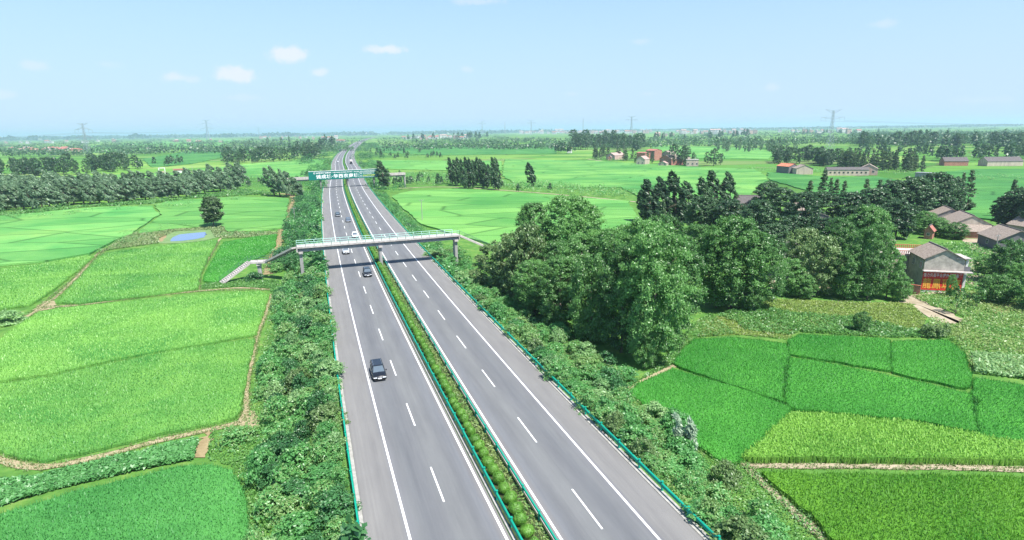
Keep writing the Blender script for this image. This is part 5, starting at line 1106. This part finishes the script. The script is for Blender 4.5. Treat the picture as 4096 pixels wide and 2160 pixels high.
# flat roofed block with balustrades behind it
W2, D2 = 13.5, 8.; c2 = a+d*(W2/2-5.6)+n*(D+.6+D2/2)
H1b = empty('balcony_house', (c2[0], c2[1], FZ), ang, label='flat roofed house with terracotta balustrades and a small stair tower behind the sign house', cat='house')
MB().box((-W2/2, -D2/2, 0), (W2/2, D2/2, 6.2)).obj('wall', MT['tan'], H1b); MB().box((-W2/2-.3, -D2/2-.3, 6.2), (W2/2+.3, D2/2+.3, 6.42)).obj('flat_roof', MT['deckc'], H1b)
bal = MB().tube((0, 0, 0), (0, 0, .35), .06, .11, 6).tube((0, 0, .35), (0, 0, .75), .11, .05, 6).mesh('baluster', MT['terra'])
for (x0, y0, x1, y1) in ((-W2/2, -D2/2, W2/2, -D2/2), (-W2/2, D2/2, W2/2, D2/2), (W2/2, -D2/2, W2/2, D2/2)):
    MB().bar((x0, y0, 7.24), (x1, y1, 7.24), .2, .14).bar((x0, y0, 6.47), (x1, y1, 6.47), .2, .1).obj('balustrade_rail', MT['terra'], H1b)
    L = math.hypot(x1-x0, y1-y0); k = int(L/.42)
    for i in range(1, k): link('baluster', bal, H1b, (x0+(x1-x0)*i/k, y0+(y1-y0)*i/k, 6.5))
tw = MB().box((-W2/2+.1, -D2/2+3.2, 6.42), (-W2/2+3.4, D2/2-.6, 9.0)).obj('stair_tower', MT['dull'], H1b)
MB().add([(-W2/2-.3, -D2/2+2.8, 9.), (-W2/2+3.8, -D2/2+2.8, 9.), (-W2/2+3.8, D2/2-.2, 9.), (-W2/2-.3, D2/2-.2, 9.), (-W2/2+1.3, -D2/2+4.6, 10.3), (-W2/2+2.3, -D2/2+4.6, 10.3)], [(0, 1, 5, 4), (1, 2, 5), (2, 3, 4, 5), (3, 0, 4), (0, 3, 2, 1)]).obj('tower_roof', MT['tiles'], tw)
window(H1b, 'f', -W2/2+1.9, 4.2, 1.1, 1.3, W2, D2); window(H1b, 'f', -W2/2+1.9, 1.2, 1.1, 1.3, W2, D2); window(H1b, 'f', W2/2-2, 4.2, 1.2, 1.3, W2, D2)
# low brick wall
a2, b2 = G(2262, 733), G(2312, 741); dd = b2-a2; bw = empty('brick_wall', (*a2, FZ), math.atan2(dd[1], dd[0]), label='low orange red brick wall left of the painted sign wall', cat='wall')
MB().box((0, 0, 0), (np.linalg.norm(dd), .25, 1.9)).obj('masonry', MT['brick'], bw); MB().box((-.05, -.06, 1.9), (np.linalg.norm(dd)+.05, .31, 1.98)).obj('coping', MT['terra'], bw)
# -- big old house with lean-to
dd = np.array([math.cos(R(-22)), math.sin(R(-22))]); nn = np.array([-dd[1], dd[0]]); apx = np.array([148.5, 185.4])
r_, W = house(apx-dd*6.0-nn*3.7, apx+dd*4.6-nn*3.7, 3.7, 'lean-to with a grey tiled roof and red front wall before the big pale gable', 'lean_to', px=False)
MB().box((-W/2, -1.85, 0), (W/2, 1.84, 2.2)).obj('wall', MT['brick'], r_)
MB().add([(-W/2-.3, -2.3, 2.0), (W/2+.3, -2.3, 2.0), (W/2+.3, 1.84, 3.7), (-W/2-.3, 1.84, 3.7), (-W/2-.3, -2.3, 2.15), (W/2+.3, -2.3, 2.15), (W/2+.3, 1.84, 3.85), (-W/2-.3, 1.84, 3.85)], [(0, 3, 2, 1), (4, 5, 6, 7), (0, 1, 5, 4), (1, 2, 6, 5), (2, 3, 7, 6), (3, 0, 4, 7)]).obj('roof', MT['tiles'], r_)
window(r_, 'f', -W/4, .9, .8, .7, W, 3.7); window(r_, 'f', W/5, .9, .8, .7, W, 3.7)
r_, W = house(apx-dd*5.6, apx+dd*5.6, 13.4, 'big old house with a pale rendered gable and wide grey tiled roof', px=False)
gable(r_, W, 13.4, 3.6, 3.0, 'y', MT['tan'], MT['tiles'], .25); window(r_, 'l', -2, 1.4, 1, 1, W, 13.4); window(r_, 'l', 2, 1.4, 1, 1, W, 13.4)
r_, W = house(apx-dd*8.0+nn*14.0, apx+dd*3.5+nn*14.0, 9., 'second wide grey roof directly behind the big old house', px=False)
gable(r_, W, 9, 3.9, 3.0, 'y', MT['greyb'], MT['tiles'], .3)
r_, W = house((141.0, 173.2), (137.6, 161.8), 10, 'old house with a dark shaded end wall and grey roof right of the lean-to', px=False); gable(r_, W, 10, 3.2, 2.8, 'x', MT['darkw'], MT['tiles'], .4); window(r_, 'l', 0, 1.5, 1., 1.2, W, 10); window(r_, 'f', 0, 1.2, 1.1, 1.1, W, 10)  # dark wall colour paints in the shade on its unlit side
r_, W = house((2545, 648), (2600, 668), 6, 'small gabled outbuilding cut by the right edge'); gable(r_, W, 6, 2.8, 1.8, 'y', MT['pinkwall'], MT['tiles'], .4)
r_, W = house((2530, 590), (2620, 606), 8, 'old grey roof behind the outbuilding at the right edge'); gable(r_, W, 8, 3.6, 2.4, 'x', MT['greyb'], MT['tiles'], .4)
_a = G(1848, 540); r_, W = house(_a, _a+np.array([10.5, -2.2]), 8, 'lone farmhouse with a dark tiled roof and pale gable among dark trees', px=False); gable(r_, W, 8, 4.8, 2.8, 'x', MT['pinkwall'], MT['tilesd'], .2); window(r_, 'f', -2, 2, 1.2, 1.3, W, 8)
MB().bar((W/2+.3, -4.4, 4.9), (W/2+.3, .05, 7.95), .3, .5).obj('gable_parapet', MT['whitew'], r_)
r_, W = house((1893, 545), (1916, 547), 5, 'small flat lean-to at the right of the lone farmhouse', 'shed', cat='shed'); MB().box((-W/2, -2.5, 0), (W/2, 2.5, 3.4)).obj('wall', MT['dull'], r_); MB().box((-W/2-.3, -2.8, 3.4), (W/2+.3, 2.8, 3.6)).obj('roof', MT['tiles'], r_)
r_, W = house((1990, 552), (2032, 552), 7, 'grey roof half hidden between dark village trees'); gable(r_, W, 7, 3.8, 2.4, 'x', MT['dull'], MT['tiles'], .4)
r_, W = house((2066, 598), (2092, 598), 7, 'small house with a pale gable showing between two dark trees'); gable(r_, W, 7, 4.4, 2.4, 'y', MT['whitew'], MT['tiles'], .3); window(r_, 'f', 0, 2, .9, .9, W, 7)
r_, W = house((1960, 648), (2004, 650), 7, 'dark tiled roof hidden left of the rounded pale tree'); gable(r_, W, 7, 3.6, 2.4, 'x', MT['darkw'], MT['tilesd'], .4)
r_, W = house((2322, 600), (2343, 602), 3.5, 'little red tiled gable house above the balustraded roof'); gable(r_, W, 3.5, 2.8, 1.3, 'y', MT['brick'], MT['tilesr'], .4); window(r_, 'f', 0, 1.2, .7, .7, W, 3.5)
r_, W = house((2252, 575), (2278, 577), 4, 'small white flat roofed outhouse among the trees left of the red gable', 'shed', cat='shed'); MB().box((-W/2, -2, 0), (W/2, 2, 3)).obj('wall', MT['whitew'], r_); MB().box((-W/2-.2, -2.2, 3), (W/2+.2, 2.2, 3.2)).obj('roof', MT['deckc'], r_)
# -- sheds in front of the conifer row
r_, W = house((212., 470.), (215.5, 456.5), 9, 'barn with a bright orange sheet roof and dark shaded side wall', 'barn', px=False, cat='barn'); gable(r_, W, 9, 5.2, 2.0, 'x', MT['darkw'], MT['sheet'], .3)  # side wall's shade is put into the dark wall colour
r_, W = house((216.5, 446.), (228., 444.), 11, 'barn with a pale gable and grey roof right of the orange roof', 'barn', px=False, cat='barn'); gable(r_, W, 11, 4.4, 2.6, 'y', MT['tan'], MT['tiles'], .3); MB().box((-.6, -4.56, 0), (.6, -4.52, 1.9)).obj('door', MT['whitew'], r_)
r_, W = house((2080, 441.5), (2184, 441.5), 7, 'long low shed with a brown tiled roof and streaked pale wall', 'shed', cat='shed'); gable(r_, W, 7, 4.2, 1.6, 'x', MT['tan'], MT['tilesd'], .3)
for u in np.linspace(-W/2+2, W/2-2, 9): window(r_, 'f', u, 1.6, 1.2, 1.2, W, 7, MT['tan'])
r_, W = house((2160, 440), (2206, 441), 12, 'larger gabled house joined to the right end of the long shed'); gable(r_, W, 12, 4.6, 3.2, 'y', MT['pinkwall'], MT['tiles'], .3); window(r_, 'f', -3, 2, 1.4, 1.4, W, 12); window(r_, 'f', 3, 2, 1.4, 1.4, W, 12)
r_, W = house((2374, 417), (2434, 417), 10, 'brown roofed farmhouse with a reddish gable in the shade at far right'); gable(r_, W, 10, 4., 3.2, 'x', MT['brick'], MT['tilesd'], .3)
r_, W = house((2482, 418), (2572, 417), 11, 'long dark roofed house with a pale end wall at the far right edge'); gable(r_, W, 11, 4., 3.4, 'x', MT['tan'], MT['tilesd'], .3)
r_, W = house((2300, 446), (2345, 448), 6, 'low pale flat roof behind the dark trees by the shaded field', 'shed', cat='shed'); MB().box((-W/2, -3, 0), (W/2, 3, 3.2)).obj('wall', MT['dull'], r_); MB().box((-W/2-.3, -3.3, 3.2), (W/2+.3, 3.3, 3.4)).obj('roof', MT['greyconc'], r_)
# -- brick hamlet
HM = [((1524, 401), (1546, 402), 16, 5., 3.0, 'y', 'pinkwall', 'tilesp', 'low pink house with a stepped grey roof at the left of the brick hamlet'),
      ((1546, 400), (1564, 400), 14, 6.2, 3.0, 'y', 'brick', 'tilesp', 'pink gabled house second from the left in the brick hamlet'),
      ((1528, 403), (1538, 403), 5, 3.2, 2.0, 'y', 'brick', 'tilesp', 'small brick gable at the front left corner of the hamlet'),
      ((1600, 414.5), (1621, 415), 12, 5.5, 3.2, 'y', 'tan', 'tilesp', 'pale gabled house in front of the tall red brick block'),
      ((1600, 406), (1622, 407), 8, 9.5, .8, 'x', 'brick', 'tilesr', 'tall flat topped red brick block in the hamlet'),
      ((1623, 403), (1645, 404), 12, 11., 1.6, 'x', 'brick', 'tilesr', 'tallest red brick house behind the slim tree in the hamlet'),
      ((1658, 414), (1688, 416), 16, 6.2, 3.4, 'y', 'brick', 'tiles', 'grey roofed brick house with a red front in the hamlet'),
      ((1655, 417.5), (1676, 418), 5, 2.6, 2.0, 'y', 'tan', 'tilesp', 'small pale gable before the red front of the grey roofed house'),
      ((1663, 402), (1684, 403), 10, 7.5, 3.0, 'y', 'tan', 'tiles', 'back house of the hamlet with layered grey roofs'),
      ((1689, 412), (1698, 412), 6, 6.5, 1., 'x', 'whitew', 'deckc', 'narrow white house right of the red fronted one')]
for (p0, p1, D, wh, rh, rd, w_, rf_, lb) in HM:
    r_, W = house(p0, p1, D, lb); gable(r_, W, D, wh, rh, rd, MT[w_], MT[rf_], .3)
    for u in (-W/4, W/4): window(r_, 'f', u, 1.4, 1.2, 1.3, W, D); wh > 6 and window(r_, 'f', u, 4.4, 1.2, 1.3, W, D)
r_, W = house((1726, 418), (1756, 418), 8, 'flat roofed pinkish shed at the right end of the brick hamlet', 'shed', cat='shed'); MB().box((-W/2, -4, 0), (W/2, 4, 6)).obj('wall', MT['tan'], r_); MB().box((-W/2-.3, -4.3, 6), (W/2+.3, 4.3, 6.3)).obj('roof', MT['deckc'], r_); MB().box((-W/2+1, -1, 6.3), (-W/2+3.5, 1.5, 8.2)).obj('stair_box', MT['tan'], r_)
for u in (-4, 0, 4): window(r_, 'f', u, 1.6, 1.4, 1.4, W, 8)
r_, W = house((437, 437), (461, 436), 6, 'long white hut with a red roof edge behind the left poplar belt', 'hut', cat='hut'); MB().box((-W/2, -3, 0), (W/2, 3, 3)).obj('wall', MT['whitew'], r_); MB().box((-W/2-.3, -3.3, 3), (W/2+.3, 3.3, 4.3)).obj('roof', MT['tilesr'], r_)
r_, W = house((402, 440), (419, 439), 4, 'small white frame gate left of the white hut', 'gate', cat='gate'); MB().box((-W/2, -.2, 0), (-W/2+.7, .2, 6.5)).box((W/2-.7, -.2, 0), (W/2, .2, 6.5)).box((-W/2+.7, -.2, 5.8), (W/2-.7, .2, 6.5)).obj('frame', MT['whitew'], r_); MB().box((-W/2+1.2, 0, 0), (W/2-1.2, 2, 3)).obj('shed_body', MT['pinkwall'], r_)
r_, W = house((1426, 385), (1436, 385), 6, 'tiny white hut with a red roof in the fields', 'hut', cat='hut'); MB().box((-W/2, -3, 0), (W/2, 3, 7)).obj('wall', MT['whitew'], r_); MB().box((-W/2-.4, -3.4, 7), (W/2+.4, 3.4, 8.4)).obj('roof', MT['tilesr'], r_)
r_, W = house((845, 358), (866, 358), 10, 'white house with a red roof beside the road bend'); gable(r_, W, 10, 7, 4, 'x', MT['whitew'], MT['tilesr'], .4)
r_, W = house((780, 367), (800, 367), 8, 'small white building behind the dark grove left of the bend'); gable(r_, W, 8, 6, 2, 'x', MT['whitew'], MT['deckc'], .4)
# -- far houses: small shared meshes
def far_house(W, D, H, wall, roof, pitched):
    b = MB().box((-W/2, -D/2, 0), (W/2, D/2, H)); i0 = len(b.f)
    if pitched: b.add([(-W/2-.4, -D/2-.4, H), (W/2+.4, -D/2-.4, H), (W/2+.4, D/2+.4, H), (-W/2-.4, D/2+.4, H), (-W/2-.4, 0, H+2.4), (W/2+.4, 0, H+2.4)], [(0, 1, 5, 4), (2, 3, 4, 5), (0, 4, 3), (1, 2, 5), (0, 3, 2, 1)])
    else: b.box((-W/2-.3, -D/2-.3, H), (W/2+.3, D/2+.3, H+.5)).box((-W/2+.5, -1, H+.5), (-W/2+3.5, 2, H+2.6))
    i1 = len(b.f); k = int(H//3.1)
    for s_ in range(k):
        for x in np.arange(-W/2+1.3, W/2-.8, 2.6): b.box((x-.65, -D/2-.06, s_*3.1+1.0), (x+.65, -D/2-.02, s_*3.1+2.4))
    me = b.mesh('farmhouse', wall); me.materials.append(roof); me.materials.append(MT['glass'])
    for j, p_ in enumerate(me.polygons): p_.material_index = 0 if j < i0 else (1 if j < i1 else 2)
    return me
FH = {'w': [far_house(10, 9, 6.4, MT['whitew'], MT['deckc'], False), far_house(12, 9, 9.4, MT['whitew'], MT['tilesp'], True), far_house(9, 8, 9.4, MT['pinkwall'], MT['deckc'], False), far_house(14, 8, 6.4, MT['whitew'], MT['tilesr'], True)],
      'r': [far_house(12, 8, 6.2, MT['pinkwall'], MT['tilesr'], True), far_house(10, 9, 6.2, MT['brick'], MT['tilesp'], True), far_house(12, 8, 6.4, MT['tan'], MT['deckc'], False)]}
def village(key, xr, yr, n, label, group, sc_=1.):
    for i in range(n):
        x = xr[0]+(xr[1]-xr[0])*(i+random.random())/n; y = random.uniform(*yr)+(x-xr[0])/max(1, xr[1]-xr[0])*0; p = G(x, y)
        s_ = sc_*random.uniform(.85, 1.25); setp(link('farmhouse', random.choice(FH[key]), None, (p[0], p[1], FZ), random.uniform(-.35, .35), (s_, s_, s_)), label, 'house', group)
village('r', (26, 205), (377, 384), 26, 'pinkish brick house in the long hamlet on the far left', 'houses of the far left hamlet')
village('w', (1014, 1180), (346, 352), 24, 'white house in the village beyond the road bend', 'white houses beyond the road bend', 1.5)
village('r', (1030, 1160), (342, 346), 8, 'pink house at the back of the white village', 'pink houses of the white village', 1.5)
village('w', (1300, 1500), (331, 337), 48, 'tiny white house in the far town strip', 'tiny houses of the far town', 2.4)
village('r', (1310, 1560), (331, 337), 26, 'tiny pinkish house in the far town strip', 'tiny pinkish houses of the far town', 2.4)
village('w', (1500, 1640), (331, 336), 22, 'tiny pale house at the right end of the town strip', 'tiny houses at the end of the town', 2.4)
village('w', (1700, 1900), (332, 338), 30, 'tiny pale house in the far villages right of centre', 'tiny houses of the far villages', 2.)
village('r', (1640, 1690), (341, 343), 4, 'pinkish house in the fields beyond the hamlet', 'pinkish houses beyond the hamlet', 2.)
village('w', (1960, 2160), (331, 337), 12, 'tiny white house near the right horizon', 'tiny houses near the right horizon', 2.)
village('w', (640, 850), (344, 352), 12, 'small white house left of the road bend', 'small houses left of the road bend', 1.8)
village('r', (420, 560), (352, 360), 7, 'reddish house among trees on the left plain', 'reddish houses on the left plain', 1.4)
village('w', (0, 300), (356, 364), 10, 'tiny white house on the far left plain', 'tiny houses on the far left plain', 1.6)
for x in (1400, 1411):
    p = G(x, 334); setp(link('apartment_block', FH['w'][1], None, (p[0], p[1], FZ), .1, (4.5, 3.5, 4.2)), 'large white apartment block, %s of the pair in the far town' % ('left' if x == 1400 else 'right'), 'building')
p = G(1000, 337); o_ = MB().box((-60, -20, 0), (60, 20, 18)).obj('factory_hall', MT['whitew']); o_.location = (p[0], p[1], FZ); setp(o_, 'long flat white hall far beyond the road bend', 'building')

# ================================================================ PYLONS, WIRES, POLES
def pylon(fx, fy, ty, label, kind, rz=0.):
    p = G(fx, fy); H = hgt(fx, fy, ty); r = empty('pylon', (p[0], p[1], FZ), rz, label=label, cat='pylon')
    d = PR((p[0], p[1], 0))[2]; t = max(.16, d*.00022)
    def hw(z): return np.interp(z/H, [0, .55, 1], [.085*H, .028*H, .016*H])
    b = MB(); lv = [H*v for v in (0, .12, .23, .33, .42, .5, .57, .64, .71, .78, .85, .92, 1.)]
    for sx in (-1, 1):
        for sy in (-1, 1):
            leg = MB()
            for z0, z1 in zip(lv[:-1], lv[1:]): leg.bar((sx*hw(z0), sy*hw(z0), z0), (sx*hw(z1), sy*hw(z1), z1), t*1.3)
            leg.obj('leg', MT['pylon'], r)
    for z0, z1 in zip(lv[:-1], lv[1:]):
        for f in range(4):
            c0 = [(1, 1), (-1, 1), (-1, -1), (1, -1)][f]; c1 = [(-1, 1), (-1, -1), (1, -1), (1, 1)][f]
            b.bar((c0[0]*hw(z0), c0[1]*hw(z0), z0), (c1[0]*hw(z1), c1[1]*hw(z1), z1), t*.7).bar((c1[0]*hw(z0), c1[1]*hw(z0), z0), (c0[0]*hw(z1), c0[1]*hw(z1), z1), t*.7)
            b.bar((c0[0]*hw(z1), c0[1]*hw(z1), z1), (c1[0]*hw(z1), c1[1]*hw(z1), z1), t*.7)
    b.obj('lattice', MT['pylon'], r)
    arms = {'A': [(1.0, .19, .0), (.84, .30, -.05), (.60, .32, -.05)], 'B': [(1.0, .21, .03), (.86, .29, 0.)], 'C': [(1., .2, 0), (.8, .26, 0)]}[kind]; tips = []
    for zf, w, dr in arms:
        a_ = MB(); z = zf*H; L = w*H
        for s_ in (-1, 1):
            tip = (s_*L, 0, z+dr*H); h0 = hw(z)
            for sy in (-1, 1): a_.bar((s_*h0, sy*h0, z), tip, t*.9).bar((s_*h0, sy*h0, z-(.05 if zf < 1 else .06)*H if dr >= 0 else z+.045*H), tip, t*.9)
            for k in (.3, .55, .8): a_.bar((s_*(h0+(L-h0)*k), 0, z+dr*H*k), (s_*(h0+(L-h0)*(k-.2)), 0, z+(dr*H*k)+(.045*H if dr < 0 else -.045*H)*(1-k)), t*.6)
            if zf < 1: tips.append(tip)
        a_.obj('cross_arm', MT['pylon'], r)
        if zf < 1:
            ins = MB()
            for s_ in (-1, 1): ins.tube((s_*L, 0, z+dr*H), (s_*L, 0, z+dr*H-.08*H), t*.8, t*.8, 6); ins.tube((s_*L*.6, 0, z+dr*H*.6), (s_*L*.6, 0, z+dr*H*.6-.08*H), t*.8, t*.8, 6)
            ins.obj('insulators', MT['pylon'], r)
    c_, s2 = math.cos(rz), math.sin(rz)
    return [Vector((p[0]+x*c_-y*s2, p[1]+x*s2+y*c_, FZ+z-.08*H)) for x, y, z in tips]
TA = pylon(221, 391, 310, 'tall lattice pylon with three arms rising on the far left', 'A', -.1)
TB = pylon(524, 352, 302, 'pale second pylon in the line left of the road', 'A', .2)
TC = pylon(652, 343, 308, 'third pylon of the distant line', 'A', .2)
TD = pylon(724, 338, 307, 'fourth pylon of the distant line', 'A', .2)
TE = pylon(776, 335, 307, 'fifth and faintest pylon of the distant line', 'A', .2)
TR = pylon(2084, 392, 278, 'tall lattice pylon standing on the right above the tree row', 'B', .15)
TM = pylon(1587, 345, 293, 'mid distance pylon over the far town right of centre', 'B', 0)
TN = pylon(1336, 341, 303, 'faint pylon over the town strip near the centre', 'B', 0)
pylon(1213, 338, 305, 'faint small pylon beyond the white village', 'B', 0)
for x, t in ((1270, 298), (1466, 298)):
    p = G(x, 336); H = hgt(x, 336, t); o_ = MB().tube((0, 0, 0), (0, 0, H), 5 if x == 1270 else 3.5, 2.5, 10).obj('chimney', MT['dull']); o_.location = (p[0], p[1], FZ); setp(o_, 'thin %s chimney on the horizon %s' % (('tall', 'left of the town') if x == 1270 else ('slender', 'behind the town')), 'chimney')
def wires(A, B, sag, label, n=10, r=.05):
    b = MB()
    for a, c in zip(A, B):
        pts = [a.lerp(c, i/n)-Vector((0, 0, sag*4*(i/n)*(1-i/n))) for i in range(n+1)]
        for u, v in zip(pts[:-1], pts[1:]): b.tube(u, v, r, r, 4)
    setp(b.obj('power_line', MT['wire']), label, 'power line')
off = Vector((-700, -150, 0)); wires([a+off for a in TA], TA, 12, 'power lines running off the left edge from the left pylon', r=.11)
wires(TA, TB, 16, 'power lines from the left pylon to the second pylon', r=.16); wires(TB, TC, 14, 'power lines from the second to the third pylon', r=.22)
wires(TR, [Vector((v.x+700, v.y-150, v.z)) for v in TR], 10, 'power lines running off the right edge from the right pylon', r=.07)
def pole(fx, fy, ty, label, arm=True):
    p = G(fx, fy); H = hgt(fx, fy, ty); r = empty('utility_pole', (p[0], p[1], FZ), .3, label=label, cat='pole')
    MB().tube((0, 0, -.2), (0, 0, H), .16, .10, 8).obj('shaft', MT['dull'], r)
    if arm: MB().bar((-.9, 0, H-.3), (.9, 0, H-.3), .1).tube((-.8, 0, H-.25), (-.8, 0, H), .05, .05, 6).tube((.8, 0, H-.25), (.8, 0, H), .05, .05, 6).obj('cross_arm', MT['dull'], r)
pole(742, 558, 522, 'concrete pole at the edge of the rice left of the road'); pole(1062, 556, 502, 'thin concrete pole in the light field right of the road')
pole(403, 440, 420, 'thin pole by the white gate'); pole(485, 436, 418, 'thin pole right of the white hut', True); pole(2500, 650, 590, 'grey pole in the yard among the old roofs')
# small things by the painted wall
p = G(2385, 746); o_ = MB().box((-.7, -.4, 0), (.7, .4, .5)).box((-.5, -.3, .5), (.4, .3, .85)).obj('sacks', MT['whitew'], bevel=.08); o_.location = (p[0], p[1], FZ); setp(o_, 'pale blue white sacks heaped at the foot of the painted wall', 'sacks')

# ================================================================ HAZE
hm = bpy.data.materials.new('haze'); hm.use_nodes = True; nt = hm.node_tree; nt.nodes.clear(); ho = nt.nodes.new('ShaderNodeOutputMaterial'); hv = nt.nodes.new('ShaderNodeVolumePrincipled')
hv.inputs['Color'].default_value = (.60, .77, 1.0, 1); hv.inputs['Density'].default_value = 1.1e-4; hv.inputs['Anisotropy'].default_value = .2
nt.links.new(hv.outputs[0], ho.inputs['Volume'])
hz = MB().box((-45000, -1200, FZ-1.1), (45000, 45000, 150)).obj('haze', hm); setp(hz, kind='stuff', label='thin blue summer haze over the plain')
